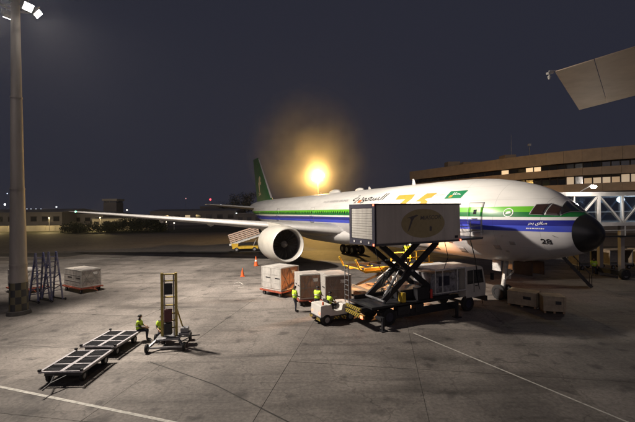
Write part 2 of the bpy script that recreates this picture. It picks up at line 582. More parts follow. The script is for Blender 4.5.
# local frame: x = aft of the nose tip, y = starboard, z = up
def curve(pts):
    xs = [p[0] for p in pts]; ys = [p[1] for p in pts]
    n = len(xs)
    d = [(ys[i + 1] - ys[i]) / (xs[i + 1] - xs[i]) for i in range(n - 1)]
    m = [d[0]] + [0 if d[i - 1] * d[i] <= 0 else 2 * d[i - 1] * d[i] / (d[i - 1] + d[i]) for i in range(1, n - 1)] + [d[-1]]
    def f(x):
        if x <= xs[0]: return ys[0]
        if x >= xs[-1]: return ys[-1]
        i = 0
        while x > xs[i + 1]: i += 1
        h = xs[i + 1] - xs[i]; t_ = (x - xs[i]) / h
        return ((2 * t_**3 - 3 * t_**2 + 1) * ys[i] + (t_**3 - 2 * t_**2 + t_) * h * m[i]
                + (-2 * t_**3 + 3 * t_**2) * ys[i + 1] + (t_**3 - t_**2) * h * m[i + 1])
    return f
NOSE = .40
def nose_s(x): return NOSE + x * (1.5 - NOSE) / 1.5 if x < 1.5 else x     # blunt radome
def hcurve(pts): return curve([(nose_s(x), y) for x, y in pts])
f_top = hcurve([(0, 4.98), (.08, 5.24), (.25, 5.48), (.55, 5.76), (1.0, 6.04), (1.5, 6.28), (1.75, 6.47), (2.5, 7.16), (3.6, 7.86), (5.3, 8.41), (7.6, 8.80), (10, 8.93), (12, 8.95), (60, 8.95), (65, 8.86), (70, 8.55), (73, 8.15), (73.6, 7.95)])
f_bot = hcurve([(0, 4.96), (.08, 4.70), (.25, 4.48), (.55, 4.24), (1.0, 4.0), (1.5, 3.82), (2, 3.66), (3, 3.38), (4.5, 3.05), (6, 2.84), (8, 2.76), (10, 2.74), (50, 2.74), (54, 2.95), (58, 3.6), (62, 4.5), (66, 5.5), (70, 6.5), (73, 7.3), (73.6, 7.6)])
f_wid = hcurve([(0, .01), (.08, .30), (.25, .56), (.55, .88), (1.0, 1.24), (1.5, 1.57), (2, 1.86), (3, 2.28), (4.5, 2.68), (6, 2.92), (8, 3.06), (10, 3.1), (50, 3.1), (54, 3.02), (58, 2.75), (62, 2.32), (66, 1.75), (70, 1.05), (73, .42), (73.6, .2)])
f_mid = curve([(0, 4.97), (1, 5.1), (2, 5.32), (4, 5.62), (7, 5.82), (10, 5.85), (52, 5.85), (60, 6.5), (70, 7.6), (73.6, 7.8)])
def hull(s, ph, off=0.0):
    """point on the hull: ph degrees from the crown, + to starboard"""
    a = R(ph)
    c, q = math.cos(a), math.sin(a)
    w = f_wid(s) + off
    hh = (f_top(s) - f_mid(s) if c >= 0 else f_mid(s) - f_bot(s)) + off
    return Vector((s, w * q, f_mid(s) + hh * c))
def hull_z(s, z, off=0.0, side=1):
    hh = f_top(s) - f_mid(s) if z >= f_mid(s) else f_mid(s) - f_bot(s)
    c = max(-1, min(1, (z - f_mid(s)) / hh))
    return hull(s, side * math.degrees(math.acos(c)), off)

# livery: flat paint by height and station
ml = bpy.data.materials.new('airliner_livery'); ml.use_nodes = True
t = ml.node_tree; bs = t.nodes['Principled BSDF']
tc = t.nodes.new('ShaderNodeTexCoord'); sx = t.nodes.new('ShaderNodeSeparateXYZ')
t.links.new(tc.outputs['Object'], sx.inputs[0])
mr = t.nodes.new('ShaderNodeMapRange'); mr.inputs['From Min'].default_value = 2; mr.inputs['From Max'].default_value = 10
t.links.new(sx.outputs['Z'], mr.inputs[0])
rp = t.nodes.new('ShaderNodeValToRGB'); rp.color_ramp.interpolation = 'CONSTANT'
bands = [(2, (.52, .51, .52)), (5.14, (.050, .075, .50)), (5.49, (.018, .022, .22)), (5.84, (.70, .69, .67)), (6.02, (.010, .155, .035)), (6.33, (.13, .48, .03)), (6.66, (.72, .71, .68))]
els = rp.color_ramp.elements
for k, (z, c) in enumerate(bands):
    p = (z - 2) / 8
    e_ = els[k] if k < 2 else els.new(p)
    e_.position = p; e_.color = (*c, 1)
t.links.new(mr.outputs[0], rp.inputs[0])
gtr = t.nodes.new('ShaderNodeMath'); gtr.operation = 'LESS_THAN'; gtr.inputs[1].default_value = 1.32
t.links.new(sx.outputs['X'], gtr.inputs[0])
mx = t.nodes.new('ShaderNodeMixRGB'); mx.inputs[2].default_value = (.016, .016, .018, 1)
t.links.new(gtr.outputs[0], mx.inputs[0]); t.links.new(rp.outputs[0], mx.inputs[1])
nz = t.nodes.new('ShaderNodeTexNoise'); nz.inputs['Scale'].default_value = .8; nz.inputs['Detail'].default_value = 6
mpn = t.nodes.new('ShaderNodeMapping'); mpn.inputs['Scale'].default_value = (.5, 1, 2.5)
t.links.new(tc.outputs['Object'], mpn.inputs[0]); t.links.new(mpn.outputs[0], nz.inputs['Vector'])
nr = t.nodes.new('ShaderNodeMapRange'); nr.inputs['From Min'].default_value = .3; nr.inputs['From Max'].default_value = .7; nr.inputs['To Min'].default_value = .84; nr.inputs['To Max'].default_value = 1.0
t.links.new(nz.outputs['Fac'], nr.inputs[0])
mm = t.nodes.new('ShaderNodeMixRGB'); mm.blend_type = 'MULTIPLY'; mm.inputs[0].default_value = 1
t.links.new(mx.outputs[0], mm.inputs[1]); t.links.new(nr.outputs[0], mm.inputs[2])
# frames and skin laps: faint panel joints round the hull
wv = t.nodes.new('ShaderNodeMath'); wv.operation = 'PINGPONG'; wv.inputs[1].default_value = 1.35
t.links.new(sx.outputs['X'], wv.inputs[0])
lt = t.nodes.new('ShaderNodeMath'); lt.operation = 'LESS_THAN'; lt.inputs[1].default_value = .012
t.links.new(wv.outputs[0], lt.inputs[0])
jm = t.nodes.new('ShaderNodeMixRGB'); jm.blend_type = 'MULTIPLY'; jm.inputs[2].default_value = (.72, .72, .72, 1)
t.links.new(lt.outputs[0], jm.inputs[0]); t.links.new(mm.outputs[0], jm.inputs[1])
prev = jm
for zl in (4.1, 7.15, 8.15):
    sb_ = t.nodes.new('ShaderNodeMath'); sb_.operation = 'SUBTRACT'; sb_.inputs[1].default_value = zl
    ab_ = t.nodes.new('ShaderNodeMath'); ab_.operation = 'ABSOLUTE'
    l2_ = t.nodes.new('ShaderNodeMath'); l2_.operation = 'LESS_THAN'; l2_.inputs[1].default_value = .009
    t.links.new(sx.outputs['Z'], sb_.inputs[0]); t.links.new(sb_.outputs[0], ab_.inputs[0]); t.links.new(ab_.outputs[0], l2_.inputs[0])
    j2 = t.nodes.new('ShaderNodeMixRGB'); j2.blend_type = 'MULTIPLY'; j2.inputs[2].default_value = (.78, .78, .78, 1)
    t.links.new(l2_.outputs[0], j2.inputs[0]); t.links.new(prev.outputs[0], j2.inputs[1])
    prev = j2
t.links.new(prev.outputs[0], bs.inputs['Base Color'])
bmp = t.nodes.new('ShaderNodeBump'); bmp.inputs['Strength'].default_value = .12; bmp.inputs['Distance'].default_value = .05
t.links.new(nz.outputs['Fac'], bmp.inputs['Height']); t.links.new(bmp.outputs[0], bs.inputs['Normal'])
bs.inputs['Roughness'].default_value = .32
bs.inputs['Specular IOR Level'].default_value = .35
MATS['livery'] = ml

st = [0, .03, .08, .15, .25, .4, .55, .75, 1.0, 1.25, 1.32, 1.5, 1.62, 1.75, 1.95, 2.2, 2.5, 2.85, 3.2, 3.6, 4, 4.5, 5.3, 6, 7, 8, 9, 10, 12] + list(range(14, 51, 3)) + [52, 54, 56, 58, 60, 62, 64, 66, 68, 70, 71.5, 73, 73.4, 73.6]
NR = 72
MB().loft([[hull(s, 360 * i / NR) for i in range(NR)] for s in [nose_s(q) for q in st]]).build('fuselage', ml, plane, 50)

def patch(name, q, m, nu=6, nv=4, off=.012, side=1, parent=None, mode='z', mid=None):
    """curved panel on the hull; q = 4 corners (s, z) or (s, phi) in order bl, br, tr, tl"""
    vs_ = []
    for j in range(nv + 1):
        for i in range(nu + 1):
            u, v = i / nu, j / nv
            s = (1 - u) * (1 - v) * q[0][0] + u * (1 - v) * q[1][0] + u * v * q[2][0] + (1 - u) * v * q[3][0]
            z = (1 - u) * (1 - v) * q[0][1] + u * (1 - v) * q[1][1] + u * v * q[2][1] + (1 - u) * v * q[3][1]
            vs_.append(hull_z(s, z, off, side) if mode == 'z' else hull(s, side * z, off))
    fs_ = [(j * (nu + 1) + i, j * (nu + 1) + i + 1, (j + 1) * (nu + 1) + i + 1, (j + 1) * (nu + 1) + i) for j in range(nv) for i in range(nu)]
    o = MB().add(vs_, fs_).build(name, m, parent or plane, 60)
    sd = o.modifiers.new('Solidify', 'SOLIDIFY'); sd.thickness = .01; sd.offset = 0
    return o
M_wframe = mat('window_surround', (.45, .45, .46), .4, .5, var=.05)
M_cock = emit('cockpit_glow_glass', (.022, .012, .010), .5)
M_cock.node_tree.nodes['Principled BSDF'].inputs['Roughness'].default_value = .12
for sd in (1, -1):
    for q in ([(3.24, 6.22), (2.63, 6.18), (2.57, 6.80), (3.08, 6.78)], [(2.53, 6.18), (1.98, 6.15), (2.06, 6.58), (2.47, 6.80)]):
        c = (sum(p[0] for p in q) / 4, sum(p[1] for p in q) / 4)
        fr = patch('cockpit_window_frame', [(c[0] + (p[0] - c[0]) * 1.16, c[1] + (p[1] - c[1]) * 1.14) for p in q], M_wframe, side=sd, off=.008)
        patch('pane', q, M_cock if sd == 1 else M_darkglass, side=sd, off=.018, parent=fr)
    fr = patch('windshield_frame', [(1.90, 52), (1.50, 1.5), (2.34, 1.5), (2.02, 40)], M_wframe, side=sd, off=.010, mode='p', nu=12, nv=8)
    patch('windshield', [(1.91, 49.5), (1.56, 4), (2.28, 4), (2.0, 42)], M_darkglass, side=sd, off=.022, parent=fr, mode='p', nu=12, nv=8)
# passenger doors
M_seam = mat('door_seam', (.16, .16, .17), .6, var=.1)
for sd in (1, -1):
    for s0 in (6.7, 17.8, 33.0, 46.5, 58.0):
        w, z0, z1 = .53, 5.02, 6.98
        fr = patch('passenger_door', [(s0 + w + .035, z0 - .035), (s0 - w - .035, z0 - .035), (s0 - w - .035, z1 + .035), (s0 + w + .035, z1 + .035)], M_seam, side=sd, off=.006, nv=10)
        patch('door_leaf', [(s0 + w, z0), (s0 - w, z0), (s0 - w, z1), (s0 + w, z1)], ml, side=sd, off=.016, nv=10, parent=fr)
        patch('door_window', [(s0 + .12, 6.2), (s0 - .12, 6.2), (s0 - .12, 6.5), (s0 + .12, 6.5)], M_darkglass, side=sd, off=.024, parent=fr)
        MB().bar(hull_z(s0 - .2, 5.9, .05, sd), hull_z(s0 + .2, 5.9, .05, sd), .05).build('door_handle', M_seam, fr)
# cargo door outline forward, starboard
fr = patch('cargo_door', [(13.8, 3.3), (11.1, 3.3), (11.1, 5.0), (13.8, 5.0)], M_seam, off=.006, nv=10)
patch('cargo_door_leaf', [(13.76, 3.34), (11.14, 3.34), (11.14, 4.96), (13.76, 4.96)], ml, off=.014, nv=10, parent=fr)
# cabin windows (each only a few pixels): one joined row per side
for sd in (1, -1):
    mb = MB()
    s = 8.3
    while s < 60:
        if all(abs(s - d) > .85 for d in (6.7, 17.8, 33.0, 46.5, 58.0)):
            c = hull_z(s, 6.36, .008, sd)
            n_ = (hull_z(s, 6.36, .5, sd) - c).normalized()
            up = Vector((0, 0, 1)); up = (up - n_ * up.dot(n_)).normalized()
            pts = []
            for k in range(8):
                a = 2 * math.pi * (k + .5) / 8
                pts.append(c + Vector((1, 0, 0)) *   .11 * math.cos(a) + up * .16 * math.sin(a))
            mb.add(pts, [tuple(range(8))])
        s += .533
    tag(mb.build('cabin_windows', M_darkglass, plane), kind='stuff')

# lettering laid on the hull
def glyphs(body, size=1.0, shear=0.0, bold=0.0):
    cu = bpy.data.curves.new('lettering', 'FONT')
    cu.body = body; cu.size = size; cu.shear = shear; cu.offset = bold
    cu.resolution_u = 4
    o = bpy.data.objects.new('lettering', cu)
    col.objects.link(o)
    dg = bpy.context.evaluated_depsgraph_get()
    me = bpy.data.meshes.new_from_object(o.evaluated_get(dg))
    vs_ = [v.co.copy() for v in me.vertices]; fs_ = [tuple(p.vertices) for p in me.polygons]
    bpy.data.objects.remove(o); bpy.data.curves.remove(cu); bpy.data.meshes.remove(me)
    return vs_, fs_
def fit(vs_, w, h):
    x0 = min(p.x for p in vs_); x1 = max(p.x for p in vs_); y0 = min(p.y for p in vs_); y1 = max(p.y for p in vs_)
    return [Vector(((p.x - x0) / (x1 - x0) * w, (p.y - y0) / (y1 - y0) * h, 0)) for p in vs_]
def on_hull(name, vs_, fs_, s0, z0, m, off=.014, parent=None):
    """text x runs forward from station s0, text y runs up the skin from height z0"""
    out = []
    for p in vs_:
        s = s0 - p.x
        z = f_mid(s)
        hh = f_top(s) - z if z0 >= z else z - f_bot(s)
        ph = math.degrees(math.acos(max(-1, min(1, (z0 - z) / hh)))) - math.degrees(p.y / max(.8, (f_wid(s) + hh) / 2))
        out.append(hull(s, ph, off))
    return MB().add(out, fs_).build(name, m, parent or plane)
def cut(vs_, fs_, step):
    """subdivide so that the flat lettering can bend round the skin"""
    bm = bmesh.new()
    vv = [bm.verts.new(p) for p in vs_]
    for f in fs_:
        try: bm.faces.new([vv[i] for i in f])
        except ValueError: pass
    bmesh.ops.triangulate(bm, faces=bm.faces[:])
    for _ in range(3):
        es = [e_ for e_ in bm.edges if e_.calc_length() > step]
        if not es: break
        bmesh.ops.subdivide_edges(bm, edges=es, cuts=1)
        bmesh.ops.triangulate(bm, faces=bm.faces[:])
    bm.verts.index_update()
    r_ = [v.co.copy() for v in bm.verts], [tuple(v.index for v in f.verts) for f in bm.faces]
    bm.free()
    return r_
M_ink = mat('black_lettering', (.02, .02, .022), .5, var=.05)
M_gold = mat('gold_lettering', (.50, .29, .045), .45, var=.06)
M_greyink = mat('grey_lettering', (.30, .29, .29), .5, var=.05)
M_greenink = mat('green_emblem', (.012, .19, .075), .45, var=.05)
M_wink = mat('white_lettering', (.78, .78, .78), .5, var=.03)
M_orink = mat('orange_mark', (.55, .16, .03), .5, var=.05)
v, f = glyphs('\ufe94\ufef3\ufea9\ufeee\ufecc\ufeb4\ufedf\ufe8d', 1, .45, .012)
v, f = cut(fit(v, 6.1, 1.15), f, .5)
on_hull('airline_name', v, f, 23.4, 7.28, M_ink)
v, f = cut([Vector(p) for p in ((0, 0, 0), (.55, 0, 0), (.72, .34, 0), (.17, .34, 0))], [(0, 1, 2, 3)], .3)
on_hull('orange_mark', v, f, 22.2, 7.36, M_orink, .018)
v, f = glyphs('SAUDI ARABIAN AIRLINES', 1, .1, .004)
v, f = cut(fit(v, 6.2, .34), f, .6)
on_hull('airline_name_small', v, f, 30.6, 7.55, M_greyink)
# gold numerals 7 and 5
seven = [(0, .72), (.12, 1.2), (2.35, 1.2), (2.2, .72), (1.2, -.1), (.55, -.1), (1.35, .72)]
v, f = cut([Vector((x, y, 0)) for x, y in seven], [tuple(range(7))], .4)
on_hull('gold_numeral', v, f, 15.75, 6.85, M_gold)
five = [(0, .45), (.35, .62), (.95, 1.2), (2.15, 1.2), (1.75, .75), (1.05, .62), (1.5, .4), (1.3, -.05), (.1, -.05), (.2, .2), (.75, .25), (.7, .4)]
v, f = cut([Vector((x, y, 0)) for x, y in five], [tuple(range(12))], .4)
on_hull('gold_numeral', v, f, 12.95, 6.85, M_gold)
v, f = glyphs('YEARS', 1, .1, .0)
v, f = cut(fit(v, 1.0, .16), f, .4)
on_hull('small_lettering', v, f, 10.9, 7.62, mat('pale_grey_lettering', (.42, .41, .40), .5, var=.04))
v, f = cut([Vector(p) for p in ((0, 0, 0), (1.55, 0, 0), (1.85, .72, 0), (.3, .72, 0))], [(0, 1, 2, 3)], .4)
fl = on_hull('green_emblem', v, f, 9.75, 7.36, M_greenink)
v, f = glyphs('\ufe8d\ufee0\ufea4', 1, .2, .01)
v, f = cut(fit(v, .75, .26), f, .3)
on_hull('emblem_script', v, f, 9.1, 7.62, M_wink, .02, fl)
v, f = cut([Vector(p) for p in ((0, 0, 0), (.3, 0, 0), (.4, .2, 0), (.1, .2, 0))], [(0, 1, 2, 3)], .3)
on_hull('emblem_mark', v, f, 9.4, 7.44, M_gold, .02, fl)
# roundel in the green band
ring, fr_ = [], []
for k in range(24):
    a = 2 * math.pi * k / 24
    ring += [Vector((.30 + .30 * math.cos(a), .30 + .30 * math.sin(a), 0)), Vector((.30 + .25 * math.cos(a), .30 + .25 * math.sin(a), 0))]
for k in range(24):
    j = (k + 1) % 24
    fr_.append((2 * k, 2 * j, 2 * j + 1, 2 * k + 1))
rd = on_hull('roundel', ring, fr_, 4.75, 6.02, M_wink)
v, f = cut([Vector(p) for p in ((.14, .2, 0), (.46, .26, 0), (.42, .40, 0), (.2, .36, 0))], [(0, 1, 2, 3)], .2)
on_hull('roundel_mark', v, f, 4.75, 6.02, M_wink, .016, rd)
# name by the nose and the two digits
v, f = glyphs('\ufeae\ufea4\ufe91 \ufeef\ufed3\ufe8e\ufebb', 1, .15, .012)
v, f = cut(fit(v, .95, .26), f, .3)
on_hull('nose_name', v, f, 3.3, 5.52, M_wink, .016)
mb = [Vector(p) for p in ()]; fq = []
x = 0
for w in (.09, .05, .07, .10, .05, .08, .06, .09, .05):
    o_ = len(mb)
    mb += [Vector((x, 0, 0)), Vector((x + w, 0, 0)), Vector((x + w + .015, .075, 0)), Vector((x + .015, .075, 0))]
    fq.append((o_, o_ + 1, o_ + 2, o_ + 3)); x += w + .035
on_hull('nose_name_small', mb, fq, 3.4, 5.30, M_wink, .016)
v, f = glyphs('28', 1, 0, .02)
v, f = cut(fit(v, .52, .36), f, .3)
on_hull('nose_number', v, f, 2.75, 4.42, M_ink, .016)

# wing-body fairing
ring_st = [(21.5, .02), (23, .5), (25, .85), (28, 1.0), (36, 1.0), (40, .8), (43, .4), (45, .02)]
fair = []
for s, k in ring_st:
    r_ = []
    for i in range(24):
        a = 2 * math.pi * i / 24
        r_.append(Vector((s, 3.45 * k * math.sin(a) * (1 if abs(math.sin(a)) < 1 else 1), 3.75 + (1.45 * k) * math.cos(a) * (1.0 if math.cos(a) < 0 else .9))))
    fair.append(r_)
MB().loft(fair).build('wing_fairing', mat('fairing_white', (.58, .57, .56), .4, var=.08, scale=1), plane, 60)

# wings
M_wing = mat('wing_grey_paint', (.50, .50, .50), .34, .15, var=.08, scale=.6)
M_lead = mat('polished_leading_edge', (.42, .41, .40), .4, .0, var=.06)
def naca(t_):
    xs = [0, .006, .02, .05, .1, .2, .35, .5, .7, .85, 1]
    th = [5 * t_ * (.2969 * math.sqrt(x) - .126 * x - .3516 * x**2 + .2843 * x**3 - .1036 * x**4) for x in xs]
    up = [(x, h * 1.05) for x, h in zip(xs, th)]
    lo = [(x, -h * .85) for x, h in zip(xs, th)][1:-1]
    return up + lo[::-1]
wst = [  # r, LE station, chord, z, thickness
    (0, 22.8, 16.2, 3.95, .13), (3.0, 25.4, 13.6, 4.25, .13), (6.5, 27.9, 11.2, 4.55, .12), (10.2, 30.5, 8.9, 4.92, .11), (16, 34.6, 6.9, 5.45, .10),
    (22, 38.9, 5.1, 5.98, .10), (27, 42.4, 3.6, 6.45, .095), (30.2, 44.7, 2.6, 6.72, .09), (31.4, 46.2, 1.7, 6.82, .08), (32.3, 47.6, .7, 6.9, .08)]
def wing(sd, rows, name, m):
    rings = [[Vector((le + x * c, sd * r, z + h * c - .02 * x * c * 2)) for x, h in naca(t_)] for r, le, c, z, t_ in rows]
    return MB().loft(rings).build(name, m, plane, 45)
for sd in (1, -1):
    w_ = wing(sd, wst, 'wing', M_wing)
    # slat: bright leading edge strip, wrapped a little proud of the nose of the section
    for k0, k1 in ((1, 3), (3, 5), (5, 8)):
        rows = wst[k0:k1 + 1]
        rings = []
        for j, (r, le, c, z, t_) in enumerate(rows):
            rr = r
            sec = naca(t_)
            up = [p for p in sec[:6]]; lo = [p for p in sec[-3:]]
            prof_ = [(x, h) for x, h in up[::-1]] + [(x, h) for x, h in lo[::-1]]
            rings.append([Vector((le + x * c - .04, sd * rr, z + h * c - .04 * x * c + (.03 if h > 0 else -.03 if h < 0 else 0))) for x, h in prof_])
        n = len(rings[0])
        mb = MB().add([p for q in rings for p in q], [(k * n + i, k * n + i + 1, (k + 1) * n + i + 1, (k + 1) * n + i) for k in range(len(rings) - 1) for i in range(n - 1)])
        mb.build('slat', M_lead, w_, 60)
    for r_, s0, L in ((8.0, 34.5, 6.0), (15.0, 38.2, 5.0), (21.0, 41.2, 4.0)):
        zz = 4.25 + (r_ - 3) * .092 - .45
        MB().lathe([(0, .01), (L * .1, .2), (L * .35, .34), (L * .7, .28), (L * .95, .08), (L, .01)], (s0, sd * r_, zz), (1, 0, .02), 12).build('flap_track_fairing', M_wing, w_, 60)
    MB().lathe([(-.14, .01), (-.1, .07), (0, .1), (.12, .07), (.16, .01)], (46.1, sd * 31.3, 6.84), (1, 0, 0), 10).build('navigation_light', emit('green_lamp', (.08, 1, .35), 45) if sd == 1 else M_redlamp, w_, 60)
    # tailplane
    wing(sd, [(0, 61.5, 8.4, 7.3, .1), (1.2, 62.5, 7.6, 7.35, .1), (10.7, 70.2, 2.6, 8.3, .09)], 'tailplane', M_wing)
    # engine
    ce = Vector((0, sd * 9.75, 3.02))
    M_nac = mat('nacelle_cream', (.50, .48, .43), .36, var=.10, scale=.7)
    e_ = MB().lathe([(24.62, 1.80), (25.0, 1.92), (25.8, 2.02), (27.0, 2.04), (28.5, 1.95), (29.6, 1.76), (30.1, 1.62), (30.05, 1.5), (28.5, 1.45)], ce, (1, 0, 0), 48).build('engine_nacelle', M_nac, plane, 60)
    MB().lathe([(25.5, 1.60), (25.1, 1.585), (24.75, 1.60), (24.52, 1.66), (24.46, 1.72), (24.5, 1.775), (24.62, 1.803)], ce, (1, 0, 0), 48).build('inlet_lip', mat('inlet_lip_metal', (.60, .58, .54), .33, .35, var=.05), e_, 60)
    MB().lathe([(25.5, 1.60), (25.95, 1.62)], ce, (1, 0, 0), 48).build('inlet_duct', M_steel, e_, 60)
    MB().lathe([(25.98, .05), (25.98, 1.62)], ce, (1, 0, 0), 32).build('fan_back', M_dark, e_)
    bl = MB()
    for k in range(22):
        a0 = 2 * math.pi * k / 22
        pr = []
        for rr, tw, dx in ((.36, .25, 0.0), (.8, .16, -.05), (1.25, .13, -.02), (1.59, .115, .04)):
            for q in (-1, 1):
                a_ = a0 + q * tw * .55 + .10 * (rr - .36)
                pr.append(ce + Vector((25.75 + dx + q * .10, rr * math.cos(a_), rr * math.sin(a_))))
        bl.add(pr, [(2 * i, 2 * i + 1, 2 * i + 3, 2 * i + 2) for i in range(3)])
    tag(bl.build('fan_blades', mat('fan_blade_metal', (.10, .10, .11), .35, .7, var=.1), e_, 60), kind='stuff')
    MB().lathe([(25.15, .005), (25.25, .13), (25.5, .28), (25.85, .40)], ce, (1, 0, 0), 20).build('spinner', mat('spinner_grey', (.16, .15, .14), .4, var=.1), e_, 60)
    MB().lathe([(28.4, 1.05), (30.4, 1.0), (31.6, .72), (31.6, .6), (32.8, .25), (33.2, .02)], ce, (1, 0, 0), 24).build('exhaust_cone', mat('exhaust_metal', (.16, .13, .11), .45, .8, var=.15), e_, 60)
    mb = MB().prism([(25.9, 4.9), (26.6, 5.15), (29.0, 5.25), (31.5, 5.3), (35, 4.9), (34, 4.45), (31.4, 3.5), (28, 4.2)], 1, sd * 9.75 - .24, sd * 9.75 + .24)
    mb.build('pylon', M_nac, e_, bevel=.06)
    # main gear: leg and six wheels
    g_ = MB().tube((36.9, sd * 5.5, .7), (36.7, sd * 5.3, 4.0), .21, .26, 12).tube((36.9, sd * 5.5, 2.2), (36.8, sd * 3.2, 3.4), .1, n=8).bx((35.3, sd * 5.5 - .14, .55), (38.5, sd * 5.5 + .14, .8)).build('main_gear', M_steel, plane, 40)
    for ds in (-1.47, 0, 1.47):
        for q in (-.72, .72):
            wheel(g_, (36.9 + ds, sd * 5.5 + q, .67), .67, .5)
# fin
def finrow(z, le, c, t_):
    return [Vector((le + x * c, h * c, z)) for x, h in naca(t_)]
M_fin = mat('dark_green_paint', (.020, .12, .042), .4, var=.08, scale=.5)
fin = MB().loft([finrow(8.2, 56.6, 11.6, .09), finrow(9.2, 58.2, 10.4, .09), finrow(18.3, 66.9, 4.3, .085), finrow(18.5, 67.2, 4.0, .06)]).build('fin', M_fin, plane, 45)
rows = [(9.25, 58.2, 10.4), (18.25, 66.85, 4.3)]
sec = [p for p in naca(.09)][:3][::-1] + [p for p in naca(.09)][-1:]
mb = MB()
for z, le, c in rows:
    mb.add([(le + x * c - .05, h * c * 1.05 + .03 * (1 if h > 0 else -1 if h < 0 else 0), z) for x, h in sec], [])
mb.f = [(i, i + 1, i + 5, i + 4) for i in range(3)]
mb.build('fin_leading_edge', M_lead, fin, 60)
def fin_y(s, z):
    k = (z - 9.2) / 9.1
    le = 58.2 + 8.7 * k; c = 10.4 - 6.1 * k
    x = max(0.001, min(1, (s - le) / c))
    return c * 5 * .0875 * (.2969 * math.sqrt(x) - .126 * x - .3516 * x**2 + .2843 * x**3 - .1036 * x**4) * 1.05 + .02
def fin_poly(name, pts, m):
    v_, f_ = cut([Vector((p[0], p[1], 0)) for p in pts], [tuple(range(len(pts)))], .6)
    MB().add([(p.x, fin_y(p.x, p.y), p.y) for p in v_], f_).build(name, m, fin)
M_emb = mat('pale_gold_emblem', (.62, .48, .30), .5, var=.06)
pc, pz = 65.3, 11.9
fin_poly('palm_emblem', [(pc - .22, pz - 1.2), (pc + .22, pz - 1.2), (pc + .12, pz + .5), (pc + .95, pz + .35), (pc + 1.25, pz + .9), (pc + .6, pz + 1.1), (pc + .75, pz + 1.9), (pc + .25, pz + 1.5), (pc, pz + 2.4),
                         (pc - .25, pz + 1.5), (pc - .75, pz + 1.9), (pc - .6, pz + 1.1), (pc - 1.25, pz + .9), (pc - .95, pz + .35), (pc - .12, pz + .5)], M_emb)
fin_poly('sword_emblem', [(pc - 1.1, pz - 1.9), (pc + 1.1, pz - 1.4), (pc + 1.05, pz - 1.15), (pc - 1.15, pz - 1.65)], M_emb)
fin_poly('sword_emblem', [(pc - 1.1, pz - 1.2), (pc + 1.1, pz - 1.85), (pc + 1.1, pz - 2.1), (pc - 1.1, pz - 1.45)], M_emb)
# nose gear
ng = MB().tube((6.9, 0, .55), (6.5, 0, 3.2), .14, .17, 12).tube((6.8, 0, 1.3), (5.2, 0, 2.95), .07, n=8).tube((6.9, -.45, .55), (6.9, .45, .55), .08).build('nose_gear', M_offwhite, plane, 40)
for q in (-.36, .36):
    wheel(ng, (6.9, q, .53), .53, .36, hub=M_dark)
for sd in (1, -1):
    MB().bx((4.2, sd * .62 - .03, 2.1), (5.5, sd * .62 + .03, 3.0)).build('nose_gear_door', M_dark, ng, bevel=.02)
    MB().bx((6.5, sd * .62 - .03, 2.1), (7.2, sd * .62 + .03, 2.85)).build('nose_gear_door', M_offwhite, ng, bevel=.02)
MB().bx((6.45, .18, 1.5), (6.6, .34, 2.2)).bx((6.45, -.34, 1.5), (6.6, -.18, 2.2)).build('gear_light_box', M_white, ng)
# probes, vents and static plates by the nose
for sd in (1, -1):
    for s_, z_ in ((2.1, 4.95), (4.9, 4.8)):
        p_ = hull_z(s_, z_, .0, sd); n_ = (hull_z(s_, z_, .5, sd) - p_).normalized()
        MB().tube(p_, p_ + n_ * .05, .02, n=6).tube(p_ + n_ * .05, p_ + n_ * .05 + Vector((-.1, 0, 0)), .014, .01, 6).build('pitot_probe', M_steel, plane)
    for s_, z_, w_ in ((4.4, 4.35, .16), (5.5, 4.0, .22), (9.3, 4.15, .18), (8.6, 3.55, .3), (5.0, 3.75, .1)):
        patch('access_panel', [(s_ + w_, z_ - w_ * .7), (s_ - w_, z_ - w_ * .7), (s_ - w_, z_ + w_ * .7), (s_ + w_, z_ + w_ * .7)], M_greyink, side=sd, off=.004)
# crown antennas
for s_, h_ in ((16.0, .55), (23.5, .32), (36, .3)):
    MB().prism([(s_, 8.93), (s_ + .5, 8.93), (s_ + .45, 8.95 + h_), (s_ + .25, 8.95 + h_)], 1, -.03, .03).build('antenna', M_white, plane)
MB().lathe([(0, .01), (.5, .45), (1.5, .55), (2.6, .4), (3.0, .01)], (30.5, 0, 8.9), (1, 0, 0), 16).build('antenna_dome', M_white, plane, 60)
MB().lathe([(0, .01), (.3, .3), (.9, .36), (1.5, .25), (1.8, .01)], (25, 0, 8.92), (1, 0, 0), 16).build('antenna_dome', M_white, plane, 60)

